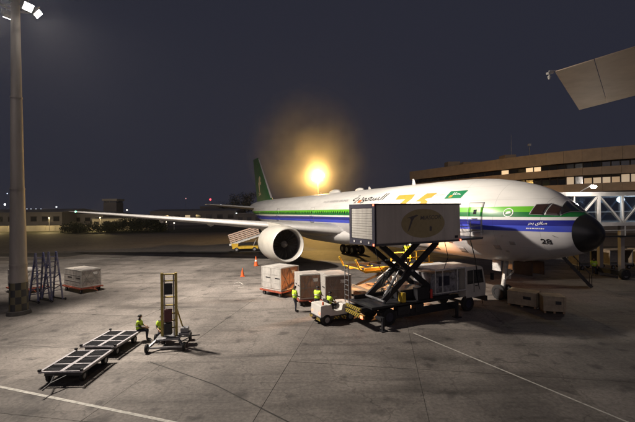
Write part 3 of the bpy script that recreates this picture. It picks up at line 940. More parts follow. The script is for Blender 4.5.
# ================================================================== PEOPLE
def person(label, loc, rz, J, hair=True, trousers=M_navy, shirt=M_greycloth, vest=M_hivis, helmet=None, group='ground crew in lime vests'):
    """J: joints in local metres, the person faces +y; one skin of limbs, then cloth by region"""
    V, Rr, E_ = [], [], []
    def add(p, r, par=None):
        V.append(Vector(p)); Rr.append(r)
        if par is not None: E_.append((par, len(V) - 1))
        return len(V) - 1
    pel = add(J['pelvis'], .135)
    P, N = Vector(J['pelvis']), Vector(J['neck'])
    sp = add(P.lerp(N, .38), .125, pel)
    ch = add(P.lerp(N, .74), .145, sp)
    nk = add(P.lerp(N, .98), .06, ch)
    H = Vector(J['head'])
    n2 = add(N.lerp(H, .38), .056, nk)
    hd = add(N.lerp(H, .68), .085, n2)
    tp = add(H, .078, hd)
    fw = Vector(J.get('face', (0, 1, 0)))
    add(N.lerp(H, .66) + fw * .105, .014, hd)
    for sd in (-1, 1):
        S = 'R' if sd == 1 else 'L'
        hp = add(J['hip' + S], .095, pel)
        k = add(J['knee' + S], .064, hp)
        ca = add(Vector(J['knee' + S]).lerp(Vector(J['ank' + S]), .35), .058, k)
        an = add(J['ank' + S], .042, ca)
        hl = Vector(J['ank' + S]); toe = Vector(J['toe' + S])
        b = add(hl.lerp(toe, .6) + Vector((0, 0, -.03)), .042, an)
        add(toe, .034, b)
        sh = add(J['sho' + S], .066, ch)
        el = add(J['elb' + S], .046, sh)
        wr = add(J['wri' + S], .030, el)
        W = Vector(J['wri' + S]); d = (W - Vector(J['elb' + S])).normalized()
        pm = add(W + d * .075, .036, wr)
        sdv = d.cross(Vector((0, 1, 0)))
        if sdv.length < .3: sdv = d.cross(Vector((1, 0, 0)))
        sdv.normalize()
        cu = sdv.cross(d).normalized()
        for q, L in ((-1.5, .06), (-.5, .075), (.5, .08), (1.5, .07)):
            a_ = add(W + d * .105 + sdv * q * .02, .0095, pm)
            m_ = add(W + d * (.105 + L * .5) + sdv * q * .021 + cu * .006, .009, a_)
            add(W + d * (.10 + L) + sdv * q * .021 + cu * .024, .008, m_)
        t1 = add(W + d * .05 + sdv * .045 + cu * .015, .011, pm)
        add(W + d * .09 + sdv * .062 + cu * .03, .009, t1)
    me = bpy.data.meshes.new('person')
    me.from_pydata([tuple(p) for p in V], E_, [])
    o = bpy.data.objects.new('person', me)
    col.objects.link(o)
    md = o.modifiers.new('Skin', 'SKIN')
    md.use_smooth_shade = True
    sl = me.skin_vertices[0].data
    for i, r in enumerate(Rr):
        sl[i].radius = (r, r)
    sl[0].use_root = True
    ss = o.modifiers.new('Sub', 'SUBSURF'); ss.levels = 1; ss.render_levels = 1
    dg = bpy.context.evaluated_depsgraph_get()
    bm_ = bpy.data.meshes.new_from_object(o.evaluated_get(dg))
    bpy.data.objects.remove(o); bpy.data.meshes.remove(me)
    bm_.materials.clear()
    for m_ in (M_skin, shirt, trousers, M_shoe): bm_.materials.append(m_)
    ax = (N - P)
    def seg(p, a, b):
        a, b = Vector(a), Vector(b); ab = b - a
        u = max(0, min(1, (p - a).dot(ab) / ab.length_squared))
        return (p - (a + ab * u)).length, u
    torso = []
    for po in bm_.polygons:
        c = po.center
        best = []
        best.append((seg(c, P, N)[0] - .07, 1))
        dh = seg(c, N.lerp(H, .25), H)[0] - .03
        best.append((dh, 0))
        for S in 'RL':
            best.append((seg(c, J['hip' + S], J['knee' + S])[0], 2))
            best.append((seg(c, J['knee' + S], J['ank' + S])[0], 2))
            best.append((seg(c, J['ank' + S], J['toe' + S])[0] - .01, 3))
            best.append((seg(c, J['sho' + S], J['elb' + S])[0], 1))
            dd, u = seg(c, J['elb' + S], J['wri' + S])
            best.append((dd, 0 if u > .35 else 1))
            best.append((seg(c, J['wri' + S], Vector(J['wri' + S]) * 1.8 - Vector(J['elb' + S]) * .8)[0], 0))
        k = min(best)[1]
        u = (c - P).dot(ax) / ax.length_squared
        if k == 1 and u < .02: k = 2
        po.material_index = k
        dist = (c - (P + ax * u)).length
        if k == 1 and -.02 < u < .96 and dist < .26: torso.append(po.index)
    body = bpy.data.objects.new('person', bm_)
    col.objects.link(body)
    body.location = loc; body.rotation_euler.z = rz
    tag(body, label, 'person', group)
    if vest:
        idx = {}
        vs_, fs_ = [], []
        for pi in torso:
            f_ = []
            for vi in bm_.polygons[pi].vertices:
                if vi not in idx:
                    idx[vi] = len(vs_)
                    vs_.append(bm_.vertices[vi].co + bm_.vertices[vi].normal * .022)
                f_.append(idx[vi])
            fs_.append(tuple(f_))
        mb = MB(); mb.add(vs_, fs_)
        vo = mb.build('vest', vest, body, 80)
        bnd = MB()
        rings = []
        mid = P + ax * .42
        side = Vector((1, 0, 0)); fwd = ax.normalized().cross(side) * -1
        for q in (-.025, .025):
            rings.append([mid + ax.normalized() * q + side * .178 * math.cos(2 * math.pi * i / 16) + fwd * .165 * math.sin(2 * math.pi * i / 16) for i in range(16)])
        bnd.loft(rings, False).build('reflective_band', M_hivis2, vo, 60)
    hc = N.lerp(H, .80) - fw * .016
    hm = MB()
    rings = []
    for k in range(6):
        a_ = R(90 * k / 5.0)
        rings.append([hc + Vector((.104 * math.cos(a_) * math.cos(b_), .118 * math.cos(a_) * math.sin(b_), -.015 + .112 * math.sin(a_))) if math.sin(b_) < .55 or k > 1 else
                      hc + Vector((.098 * math.cos(a_) * math.cos(b_), .100 * math.cos(a_) * math.sin(b_), .04 + .06 * math.sin(a_))) for b_ in [2 * math.pi * i / 16 for i in range(16)]])
    hm.loft(rings).build('hair' if helmet is None else 'cap', M_hair if helmet is None else helmet, body, 70)
    return body

def standing(**k):
    J = dict(pelvis=(0, 0, .93), neck=(0, .01, 1.43), head=(0, .03, 1.66), hipR=(.10, 0, .88), hipL=(-.10, 0, .88), kneeR=(.11, .02, .48), kneeL=(-.11, .02, .48),
             ankR=(.12, -.02, .085), ankL=(-.12, -.02, .085), toeR=(.14, .19, .035), toeL=(-.14, .19, .035), shoR=(.19, 0, 1.36), shoL=(-.19, 0, 1.36),
             elbR=(.25, -.02, 1.09), elbL=(-.25, -.02, 1.09), wriR=(.25, .08, .86), wriL=(-.25, .08, .86))
    J.update(k)
    return J
def sitting(**k):
    J = dict(pelvis=(0, 0, .60), neck=(0, .07, 1.09), head=(0, .13, 1.32), hipR=(.10, .04, .58), hipL=(-.10, .04, .58), kneeR=(.13, .44, .56), kneeL=(-.13, .44, .56),
             ankR=(.13, .46, .10), ankL=(-.13, .40, .10), toeR=(.15, .66, .035), toeL=(-.15, .60, .035), shoR=(.19, .05, 1.02), shoL=(-.19, .05, 1.02),
             elbR=(.24, .17, .78), elbL=(-.24, .17, .78), wriR=(.12, .38, .70), wriL=(-.12, .38, .70))
    J.update(k)
    return J
p = at(295, 312)
person('worker in lime vest standing alone left of the orange container dolly', p, R(-60), standing(kneeL=(-.11, .10, .50), ankL=(-.12, .12, .085), toeL=(-.14, .33, .035), wriR=(.22, .25, 1.0), elbR=(.26, .03, 1.08)))
p = at(317, 312.5)
person('worker in lime vest leaning at the orange container dolly beside the white tractor', p, R(-30), standing(neck=(0, .10, 1.42), head=(0, .17, 1.63), shoR=(.19, .09, 1.35), shoL=(-.19, .09, 1.35), elbR=(.24, .22, 1.12), wriR=(.20, .42, 1.02), elbL=(-.24, .16, 1.10), wriL=(-.2, .34, 1.0)))
p = at(594, 275.5)
person('worker in lime vest and dark trousers walking near the black aircraft nose', p, R(150), standing(kneeR=(.11, .14, .50), ankR=(.12, .10, .10), toeR=(.14, .31, .05), ankL=(-.12, -.18, .10), toeL=(-.13, .02, .035), kneeL=(-.11, -.03, .48)))

# ================================================================== EMPTY ROLLER DOLLIES (front left)
M_deck = mat('white_roller_frame', (.44, .42, .44), .45, .1, var=.2, scale=7)
M_roller = mat('dark_rollers', (.05, .05, .055), .4, .5, var=.2, scale=6)
def roller_dolly(loc, rz, label):
    e_ = empty('pallet_dolly', loc, rz, label, 'dolly', 'empty roller dollies')
    W, L, z = 1.58, 2.2, .52
    for sx in (-1, 1):
        MB().bx((sx * W / 2 - .05, -L / 2, z - .06), (sx * W / 2 + .05, L / 2, z + .02)).build('side_rail', M_deck, e_)
    mb = MB().bx((-.075, -L / 2, z - .05), (.075, L / 2, z + .012))
    mb.build('centre_beam', M_deck, e_)
    for y in (-L / 2 + .04, -L / 6, L / 6, L / 2 - .04):
        MB().bx((-W / 2 + .055, y - .03, z - .052), (-.08, y + .03, z + .008)).build('cross_beam', M_deck, e_)
        MB().bx((.08, y - .03, z - .052), (W / 2 - .055, y + .03, z + .008)).build('cross_beam', M_deck, e_)
    for sx in (-1, 1):
        for k in range(3):
            y0 = -L / 2 + .1 + k * (L - .2) / 3 + .04
            y1 = y0 + (L - .2) / 3 - .08
            mb = MB()
            n = 5
            for i in range(n):
                yy = y0 + (i + .5) * (y1 - y0) / n
                mb.tube((sx * .09, yy, z - .025), (sx * (W / 2 - .07), yy, z - .025), .03, n=6)
            tag(mb.build('rollers', M_roller, e_), kind='stuff')
    MB().bx((-W / 2 + .1, -L / 2 + .1, .32), (W / 2 - .1, L / 2 - .1, .44)).build('chassis', M_dark, e_)
    for sx in (-1, 1):
        for y in (-L / 2 + .35, L / 2 - .35):
            wheel(e_, (sx * (W / 2 - .15), y, .19), .19, .13, (1, 0, 0))
            MB().bx((sx * (W / 2 - .15) - .12, y - .1, .19), (sx * (W / 2 - .15) - .08, y + .1, .34)).build('axle_bracket', M_dark, e_)
    MB().pipe([(-.25, -L / 2, .38), (0, -L / 2 - .55, .33), (.25, -L / 2, .38)], .035).tube((0, -L / 2 - .55, .33), (0, -L / 2 - .95, .28), .03).build('tow_bar', M_dark, e_)
    for sx in (-1, 1):
        for y in (-L / 2, L / 2):
            MB().bx((sx * W / 2 - .045, y - .045, z + .02), (sx * W / 2 + .045, y + .045, z + .10)).build('corner_stop', M_dark, e_)
    return e_
roller_dolly((-9.92, 15.05, 0), R(1.5), 'empty white roller dolly nearest the camera')
roller_dolly((-9.98, 17.65, 0), R(-2), 'empty white roller dolly with the seated worker at its end')
person('worker in lime vest seated on the end of an empty dolly', (-9.28, 18.72, -.02), R(-78), sitting(face=(0, 1, 0)))

# ================================================================== YELLOW LIFT MAST
ym = empty('mobile_lift', (-7.35, 17.95, 0), R(8), 'tall yellow ladder-like mobile lift mast beside the seated worker', 'mobile lift')
M_yw = mat('worn_yellow', (.52, .40, .10), .5, var=.2, scale=5)
for sx in (-1, 1):
    MB().bx((sx * .33 - .055, -.05, .45), (sx * .33 + .055, .07, 3.6)).build('upright', M_yw, ym, bevel=.01)
    MB().bx((sx * .22 - .025, -.03, .5), (sx * .22 + .025, .05, 3.5)).build('inner_rail', M_steel, ym)
for z in (.9, 1.25, 1.6, 2.0, 2.4, 3.2, 3.52):
    MB().bx((-.272, -.025, z - .03), (.272, .035, z + .03)).build('rung', M_yw, ym)
MB().bx((-.19, -.16, 2.55), (.19, -.06, 3.1)).build('control_box', M_dark, ym, bevel=.015)
MB().bx((-.17, -.28, 1.25), (.17, -.07, 1.85)).build('winch_box', mat('maroon_paint', (.12, .03, .035), .5, var=.15), ym, bevel=.02)
MB().bx((-.17, -.35, .65), (.17, -.07, 1.2)).build('battery_box', M_dark, ym, bevel=.02)
MB().bx((-.55, -.42, .40), (.55, .5, .5)).build('base_plate', M_steel, ym, bevel=.015)
mb = MB()
for sx in (-1, 1):
    mb.bar((sx * .5, -.3, .42), (sx * .8, -.75, .2), .09)
    mb.bar((sx * .5, .4, .42), (sx * .75, .7, .2), .09)
mb.build('outrigger_arms', M_steel, ym)
MB().bar((-.8, -.75, .2), (.8, -.75, .2), .07).build('front_axle', M_steel, ym)
MB().bar((-.75, .7, .2), (.75, .7, .2), .07).build('rear_axle', M_steel, ym)
for sx, y in ((-1, -.75), (1, -.75), (-1, .7), (1, .7)):
    wheel(ym, (sx * .84, y, .2), .2, .11, (1, 0, 0))
MB().bx((.45, -.1, .5), (.95, .4, .62)).bx((.52, -.02, .62), (.88, .32, .85)).build('power_pack', M_steel, ym, bevel=.02)
MB().bar((.3, 0, 2.0), (.62, .42, .5), .05).bar((-.3, 0, 2.0), (-.5, .42, .5), .05).build('brace', M_yw, ym)
MB().pipe([(.6, -.7, .35), (1.25, -.95, .75), (1.6, -.9, .75)], .025).build('tow_handle', M_dark, ym)
person('worker in lime vest sitting behind the yellow lift mast', (-8.06, 18.75, -.05), R(200), sitting())
st_ = empty('stool', (-8.06, 18.75, 0), R(20), 'low dark crate seat behind the yellow lift mast', 'stool')
MB().bx((-.2, -.2, .36), (.2, .2, .44)).build('seat', M_dark, st_, bevel=.01)
for a_ in (-1, 1):
    for b_ in (-1, 1):
        MB().bx((a_ * .16 - .02, b_ * .16 - .02, 0), (a_ * .16 + .02, b_ * .16 + .02, .36)).build('leg', M_dark, st_)

# ================================================================== CONTAINERS ON DOLLIES
def dolly(loc, rz, W, L, label, m=M_red, group='low container dollies'):
    e_ = empty('container_dolly', loc, rz, label, 'dolly', group)
    z = .46
    for sy in (-1, 1):
        MB().bx((-L / 2, sy * W / 2 - .05, z - .12), (L / 2, sy * W / 2 + .05, z)).build('side_beam', m, e_, bevel=.01)
    for k in range(5):
        x = -L / 2 + .06 + k * (L - .12) / 4
        MB().bx((x - .05, -W / 2 + .055, z - .1), (x + .05, W / 2 - .055, z - .01)).build('cross_beam', m, e_)
    mb = MB()
    for k in range(12):
        x = -L / 2 + .15 + k * (L - .3) / 11
        mb.tube((x, -W / 2 + .06, z - .02), (x, W / 2 - .06, z - .02), .022, n=6)
    tag(mb.build('rollers', M_roller, e_), kind='stuff')
    for sx in (-1, 1):
        for sy in (-1, 1):
            wheel(e_, (sx * (L / 2 - .35), sy * (W / 2 - .16), .17), .17, .12)
            MB().bx((sx * (L / 2 - .35) - .08, sy * (W / 2 - .16) - .1, .2), (sx * (L / 2 - .35) + .08, sy * (W / 2 - .16) - .07, .36)).build('axle_bracket', M_dark, e_)
    MB().pipe([(-L / 2, -.2, .36), (-L / 2 - .5, 0, .32), (-L / 2, .2, .36)], .03).tube((-L / 2 - .5, 0, .32), (-L / 2 - .9, 0, .27), .028).build('tow_bar', m, e_)
    MB().bx((L / 2, -W / 2 + .1, z - .08), (L / 2 + .06, W / 2 - .1, z - .02)).build('end_stop', m, e_)
    return e_

def container(loc, rz, A, B, H, label, m_lit=M_alu, m_side=M_shadeside, group='air freight containers', split_door=True, chamfer=False, clutter=True):
    """near corner at the origin: +x runs along the side that faces right, +y along the side that faces left"""
    e_ = empty('freight_container', loc, rz, label, 'container', group)
    MB().bx((.0, .0, .0), (A, B, .09)).build('base_pallet', M_alu, e_, bevel=.01)
    i_ = .04
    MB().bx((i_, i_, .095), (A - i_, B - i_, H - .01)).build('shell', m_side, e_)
    for x in (.03, A - .03):
        for y in (.03, B - .03):
            MB().bx((x - .03, y - .03, .09), (x + .03, y + .03, H)).build('corner_post', M_alu, e_)
    for y in (.03, B - .03):
        MB().bx((.062, y - .03, H - .06), (A - .062, y + .03, H)).build('top_rail', M_alu, e_)
    for x in (.03, A - .03):
        MB().bx((x - .03, .062, H - .06), (x + .03, B - .062, H)).build('top_rail', M_alu, e_)
    # roof sheet
    MB().bx((.065, .065, H - .03), (A - .065, B - .065, H - .005)).build('roof_panel', m_lit, e_)
    # left-facing door panels
    n = 2 if split_door else 1
    wd = (B - .16) / n
    for k in range(n):
        y0 = .08 + k * wd + .015
        p_ = MB().bx((i_ - .035, y0, .13), (i_ - .005, y0 + wd - .03, H - .08)).build('door_panel', m_lit, e_, bevel=.008)
        MB().bx((i_ - .05, y0 + .05, H * .52), (i_ - .036, y0 + wd * .55, H * .56)).build('label_strip', M_dark, p_)
        for zz in (.32, .68):
            MB().bx((i_ - .048, y0 + .01, H * zz), (i_ - .036, y0 + wd - .04, H * zz + .035)).build('stiffener', M_alu, p_)
    # right-facing side: ribs and a strap
    for k in range(1, 4):
        x = A * k / 4
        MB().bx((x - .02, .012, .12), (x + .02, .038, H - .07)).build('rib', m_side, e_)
    MB().bx((.07, .004, H * .45), (A - .07, .011, H * .45 + .04)).build('strap', M_cloth, e_)
    for x0, x1 in ((.08, A * .5), (A * .5, A - .08)):
        MB().bar((x0, -.002, .14), (x1, -.002, H - .1), .012, .03).build('net_strap', M_cloth, e_)
        MB().bar((x1, -.006, .14), (x0, -.006, H - .1), .012, .03).build('net_strap', M_cloth, e_)
    MB().bx((A * .12, .06, H + .002), (A * .9, B * .55, H + .035)).build('tarpaulin', M_cloth, e_, bevel=.015)
    if clutter:
        MB().bx((A * .58, .002, H * .70), (A * .80, .010, H * .84)).build('placard', M_white, e_)
    return e_
def cont_on_dolly(c, ang, A, B, H, lab_c, lab_d, **k):
    """c: near bottom corner (on the deck), ang: direction of the right-facing side"""
    ca, sa = math.cos(ang), math.sin(ang)
    c = Vector((c.x, c.y, 0))
    container((c.x, c.y, .475), ang, A, B, H, lab_c, **k)
    ctr = c + Vector((ca, sa, 0)) * A / 2 + Vector((-sa, ca, 0)) * B / 2
    if B > A:
        dolly((ctr.x, ctr.y, 0), ang + math.pi / 2, A + .1, B + .25, lab_d)
    else:
        dolly((ctr.x, ctr.y, 0), ang + math.pi, B + .1, A + .25, lab_d)
c = at(281, 291.5, .5)
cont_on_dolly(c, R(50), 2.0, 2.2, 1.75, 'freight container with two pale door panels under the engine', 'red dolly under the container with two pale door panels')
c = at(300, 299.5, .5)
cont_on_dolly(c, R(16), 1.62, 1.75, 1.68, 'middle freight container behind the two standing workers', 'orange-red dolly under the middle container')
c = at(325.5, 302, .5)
cont_on_dolly(c, R(16), 1.85, 2.3, 1.72, 'freight container with pale top directly behind the white tractor', 'dolly hidden behind the white tractor', m_side=mat('brown_shaded_side', (.27, .21, .17), .55, .1, var=.2, scale=3))  # shade of this side is put into its darker brown
M_greyc = mat('weathered_container', (.46, .42, .38), .5, .15, var=.2, scale=3)
c = at(81, 288, .5)
cont_on_dolly(c, R(57), 1.6, 3.0, 1.42, 'long pale container near the blue trestle ladders', 'red dolly under the long pale container', m_lit=M_greyc, m_side=M_greyc)
cont_on_dolly(Vector((-24.2, 29.5, 0)), R(57), 1.6, 2.4, 1.45, 'pale container half hidden behind the floodlight mast', 'dolly behind the floodlight mast', m_lit=M_greyc, m_side=M_greyc)
# low crates in the shade below the nose
M_crate = mat('tan_crate', (.36, .29, .20), .7, var=.18, scale=3)
def crate(loc, rz, A, B, H, label):
    e_ = empty('cargo_crate', loc, rz, label, 'crate', 'tan crates in the shade')
    MB().bx((.02, .02, .12), (A - .02, B - .02, H)).build('box', M_crate, e_, bevel=.01)
    MB().bx((0, 0, H - .04), (A, B, H + .03)).build('lid', M_crate, e_, bevel=.01)
    for x in (.12, A / 2, A - .12):
        MB().bx((x - .06, 0.0, 0), (x + .06, B, .115)).build('runner', M_wood, e_)
    for x in (.08, A - .08):
        MB().bx((x - .05, -.012, .13), (x + .05, .018, H - .05)).build('batten', M_crate, e_)
    MB().bx((A * .55, -.004, H * .55), (A * .8, .017, H * .75)).build('stencil_patch', M_dark, e_)
c0, c1 = at(507, 305), at(537, 309.5)
crate(c0, math.atan2(c1.y - c0.y, c1.x - c0.x), (c1 - c0).length, 1.2, .98, 'wide tan crate in the shade under the aircraft nose')
c0, c1 = at(543, 313), at(567, 315)
crate(c0, math.atan2(c1.y - c0.y, c1.x - c0.x) + R(6), (c1 - c0).length, 1.1, 1.02, 'smaller tan crate in the shade right of the wide one')

# ================================================================== BLUE TRESTLE LADDERS
def trestle(loc, rz, H, label):
    e_ = empty('trestle_ladder', loc, rz, label, 'ladder', 'blue trestle ladders')
    M_bw = mat('blue_white_steel', (.05, .06, .20), .5, var=.1, scale=2.6, c2=(.26, .25, .28))
    for sy in (-1, 1):
        MB().bar((-.75, sy * .38, .06), (0, sy * .25, H), .10).build('front_stile', M_bw, e_)
        MB().bar((.62, sy * .38, .06), (.04, sy * .25, H - .02), .09).build('rear_stile', M_bw, e_)
    n = 9
    for k in range(1, n):
        t_ = k / n
        x = -.75 + .75 * t_; y = .38 - .13 * t_
        MB().bar((x, -y + .03, .06 + (H - .06) * t_), (x, y - .03, .06 + (H - .06) * t_), .12, .05).build('rung', M_bw, e_)
    for q in (-1, 1):
        for t_ in (.18, .42, .66):
            xa_, xb_ = -.75 + .75 * t_, .62 - .58 * t_
            MB().bar((xa_, q * (.38 - .13 * t_), .06 + (H - .06) * t_), (xb_, q * (.38 - .13 * (t_ + .12)), .06 + (H - .06) * (t_ + .12)), .045).build('lattice_brace', M_bw, e_)
    for t_ in (.2, .38, .55, .72):
        x = .62 - .58 * t_; y = .38 - .13 * t_
        MB().bar((x, -y, .06 + (H - .06) * t_), (x, y, .06 + (H - .06) * t_), .04).build('cross_tie', M_bw, e_)
    MB().bar((-.45, -.33, 1.1), (.38, -.33, 1.1), .035).bar((-.45, .33, 1.1), (.38, .33, 1.1), .035).build('spreader', M_red, e_)
    for sy in (-1, 1):
        MB().bar((-.95, sy * .42, .08), (.85, sy * .42, .08), .07).build('skid', M_dark, e_)
    for sx in (-.9, .8):
        for sy in (-1, 1):
            wheel(e_, (sx, sy * .48, .09), .09, .05)
trestle(at(40, 301), R(-28), 3.65, 'blue trestle ladder closer to the floodlight mast')
trestle(at(53, 300), R(-28), 3.7, 'blue trestle ladder closer to the pale container')

# ================================================================== WHITE BAGGAGE TRACTOR
tp_ = at(333, 322)
tr = empty('baggage_tractor', (tp_.x, tp_.y + .35, 0), R(-62), 'small white baggage tractor with hazard striped skirt', 'tractor')
# local: +y forward; narrow end-on view
MB().prism([(-1.15, .45), (1.25, .45), (1.28, .95), (1.05, 1.02), (.35, 1.06), (.25, .72), (-.35, .72), (-.42, 1.12), (-1.12, 1.12)], 0, -.62, .62).build('body', M_white, tr, bevel=.04)
MB().bx((-.66, -1.2, .24), (.66, 1.32, .46)).build('skirt', M_dark, tr, bevel=.02)
for x0, x1 in ((-.64, -.2), (.2, .64)):
    MB().bx((x0, -1.215, .27), (x1, -1.202, .43)).build('hazard_plate', M_hazard, tr)
for y0 in (-.3, .2):
    MB().bx((.662, y0, .28), (.674, y0 + .35, .42)).build('hazard_plate', M_hazard, tr)
for sx in (-1, 1):
    for y in (-.75, .85):
        wheel(tr, (sx * .58, y, .29), .29, .22, (1, 0, 0))
MB().bx((-.5, -.32, .72), (.1, .05, .86)).bx((-.5, -.40, .86), (.1, -.28, 1.25)).build('seat', M_dark, tr, bevel=.03)
MB().tube((-.2, .36, .95), (-.2, .22, 1.22), .025).build('steering_column', M_dark, tr)
MB().lathe([(-.015, .19), (0, .205), (.015, .19), (0, .175), (-.015, .19)], (-.2, .21, 1.23), (0, -.5, 1), 16).build('steering_wheel', M_dark, tr, 60)
MB().bx((-.45, 1.29, .6), (-.25, 1.31, .75)).build('headlight', M_offwhite, tr)
MB().bx((.25, 1.29, .6), (.45, 1.31, .75)).build('headlight', M_offwhite, tr)
for x in (-.5, .42):
    MB().bx((x, -1.16, .62), (x + .1, -1.145, .74)).build('tail_light', M_redlamp, tr)
MB().bx((-.1, -1.35, .3), (.1, -1.2, .42)).build('tow_hitch', M_dark, tr)
MB().tube((.45, -.9, 1.12), (.45, -.9, 1.30), .05).build('beacon', M_orange, tr)
pr = person('driver in lime vest sitting on the white baggage tractor', (0, 0, 0), 0, sitting(pelvis=(0, 0, .60)))
lp = Matrix.Rotation(R(-62), 4, 'Z') @ Vector((-.2, -.14, .26))
pr.location = (tp_.x + lp.x, tp_.y + .35 + lp.y, .26 + .06)
pr.rotation_euler.z = R(-62)

# ================================================================== CATERING HIGH-LIFT TRUCK
TA = TH
ct = empty('catering_truck', (3.18, 20.1, 0), TA, 'catering truck with raised beige box on a black scissor lift', 'catering truck')
# local: x forward (towards the aircraft door), y away from the camera, z up
BL, BW, Z0, Z1 = 6.5, 2.7, 4.55, 6.92
M_box = mat('beige_van_panel', (.54, .48, .42), .5, .05, var=.10, scale=1.5, streak=True)
M_trim = mat('dark_aluminium_trim', (.13, .125, .13), .45, .5, var=.15)
M_frame = mat('blue_black_frame', (.035, .035, .055), .5, .1, var=.2)
bx_ = MB().bx((.06, .05, Z0 + .12), (BL - .06, BW - .05, Z1 - .05)).build('van_body', M_box, ct)
for k in range(5):
    x0 = .10 + k * (BL - .2) / 5
    MB().bx((x0 + .006, .018, Z0 + .16), (x0 + (BL - .2) / 5 - .006, .048, Z1 - .10)).build('side_panel', M_box, bx_, bevel=.004)
MB().bx((0, 0, Z0), (BL, BW, Z0 + .12)).build('floor_frame', M_trim, ct, bevel=.01)
MB().bx((0, 0, Z1 - .08), (BL, .10, Z1)).bx((0, BW - .10, Z1 - .08), (BL, BW, Z1)).bx((BL - .1, .1, Z1 - .08), (BL, BW - .1, Z1)).build('roof_rail', M_trim, ct)
MB().bx((.1, .1, Z1 - .05), (BL - .1, BW - .1, Z1 - .02)).build('roof', M_white, ct)
# rear end: dark frame round a white roller shutter
MB().bx((-.05, 0, Z0), (.06, .26, Z1)).build('rear_post', M_frame, ct)
MB().bx((-.05, BW - .22, Z0), (.06, BW, Z1)).build('rear_post', M_frame, ct)
MB().bx((-.052, .26, Z1 - .24), (.058, BW - .22, Z1)).build('rear_header', M_frame, ct)
MB().bx((-.052, .26, Z0), (.058, BW - .22, Z0 + .34)).build('rear_sill', M_frame, ct)
n = 12
M_shut = mat('shutter_aluminium', (.40, .385, .36), .45, .1, var=.15, scale=3, streak=True)
for k in range(n):
    z0 = Z0 + .36 + k * (Z1 - .25 - Z0 - .36) / n
    z1 = z0 + (Z1 - .25 - Z0 - .36) / n - .012
    MB().bx((-.02, .28, z0), (.03, BW - .24, z1)).build('shutter_slat', M_shut, ct, bevel=.008)
for y in (.55, 1.35, 2.1):
    MB().tube((-.06, y, Z0 + .17), (-.09, y, Z0 + .17), .075, n=12).build('rear_lamp', M_offwhite, ct)
MB().bx((-.075, .06, Z1 - .13), (-.052, .16, Z1 - .03)).build('marker_lamp', M_redlamp, ct)
MB().bx((-.075, .06, Z0 + .02), (-.052, .16, Z0 + .12)).build('marker_lamp', M_redlamp, ct)
MB().bx((BL - .14, -.02, Z0 + .02), (BL - .04, -.002, Z0 + .12)).build('marker_lamp', M_redlamp, ct)
# company oval and lettering on the side (flat print)
M_oval = mat('olive_oval', (.34, .27, .14), .5, var=.08)
M_logo = mat('grey_logo', (.10, .085, .085), .5, var=.05)
ov = [(3.45 + 1.66 * math.cos(2 * math.pi * k / 48), 1.2 + .86 * math.sin(2 * math.pi * k / 48)) for k in range(48)]
MB().add([(x, .0145, Z0 + z) for x, z in ov], [tuple(range(48))]).build('company_oval', M_oval, ct)
v, f = glyphs('MIASCOR', 1, .12, .012)
v = fit(v, 1.62, .24)
MB().add([(3.2 + p.x, .010, Z0 + 1.40 + p.y + p.x * .03) for p in v], f).build('company_lettering', M_logo, ct)
def swoosh(pts, m=M_logo):
    MB().add([(x, .0105, Z0 + z) for x, z in pts], [tuple(range(len(pts)))]).build('bird_emblem', m, ct)
swoosh([(2.15, 1.52), (2.55, 1.62), (2.95, 1.72), (3.05, 1.66), (2.78, 1.55), (2.62, 1.36), (2.42, .92), (2.22, .70), (2.36, 1.05), (2.5, 1.42), (2.42, 1.53)])
swoosh([(3.9, .72), (4.06, .72), (4.1, .95), (4.02, 1.02), (3.9, .98)])
MB().bx((BL - .55, .012, Z0 + .22), (BL - .28, .017, Z0 + .38)).build('data_plate', M_dark, ct)
# scissor lift
zc0, zc1 = 1.32, Z0 - .02
xa, xb = .85, 5.0
for y in (.55, 2.1):
    MB().bar((xa, y, zc0), (xb, y, zc1), .34, .16, up=(0, 1, 0)).build('scissor_arm', M_dark, ct, bevel=.015)
    MB().bar((xb, y + .18, zc0), (xa, y + .18, zc1), .34, .16, up=(0, 1, 0)).build('scissor_arm', M_dark, ct, bevel=.015)
for x, z in ((xa, zc0), (xb, zc0), (xa, zc1), (xb, zc1), ((xa + xb) / 2, (zc0 + zc1) / 2)):
    MB().tube((x, .42, z), (x, 2.4, z), .075, n=10).build('cross_shaft', M_steel, ct)
for y in (1.05, 1.6):
    MB().tube((1.7, y, 1.3), (2.6, y, 2.45), .09, n=10).tube((2.6, y, 2.45), (3.3, y, 3.35), .055, n=8).build('hydraulic_ram', M_steel, ct)
MB().pipe([(1.2, .45, 1.6), (1.5, .43, 2.2), (2.1, .44, 2.5), (2.6, .44, 3.1), (2.3, .45, 4.4)], .025, 6).build('hose', M_dark, ct)
MB().bx((2.2, .7, 1.17), (4.2, 2.0, 1.75)).build('pump_unit', M_dark, ct, bevel=.04)
MB().bx((3.1, .2, 1.17), (4.0, .62, 1.9)).build('hydraulic_cabinet', M_dark, ct, bevel=.03)
MB().bx((.0, 2.3, 1.17), (4.2, 2.36, 1.4)).build('far_guard', M_dark, ct)
MB().bx((.4, .2, .32), (6.4, .26, .76)).build('side_guard', M_dark, ct)
for k, y in enumerate((.9, 1.3, 1.85)):
    MB().pipe([(1.3 + .2 * k, y, 1.3), (1.0 + .3 * k, y - .1, 2.0), (1.6 + .2 * k, y, 2.9), (2.6, y + .05, 3.0), (3.4, y, 3.7), (3.0 + .2 * k, y, 4.5)], .022, 6).build('hydraulic_hose', M_rubber, ct, 50)
for k in range(7):
    MB().bx((-.62, 1.95, 1.2 + k * .3), (-.58, 2.35, 1.235 + k * .3)).build('ladder_rung', M_steel, ct)
for y in (1.93, 2.37):
    MB().bx((-.625, y - .02, .9), (-.575, y + .02, 3.3)).build('ladder_stile', M_steel, ct)
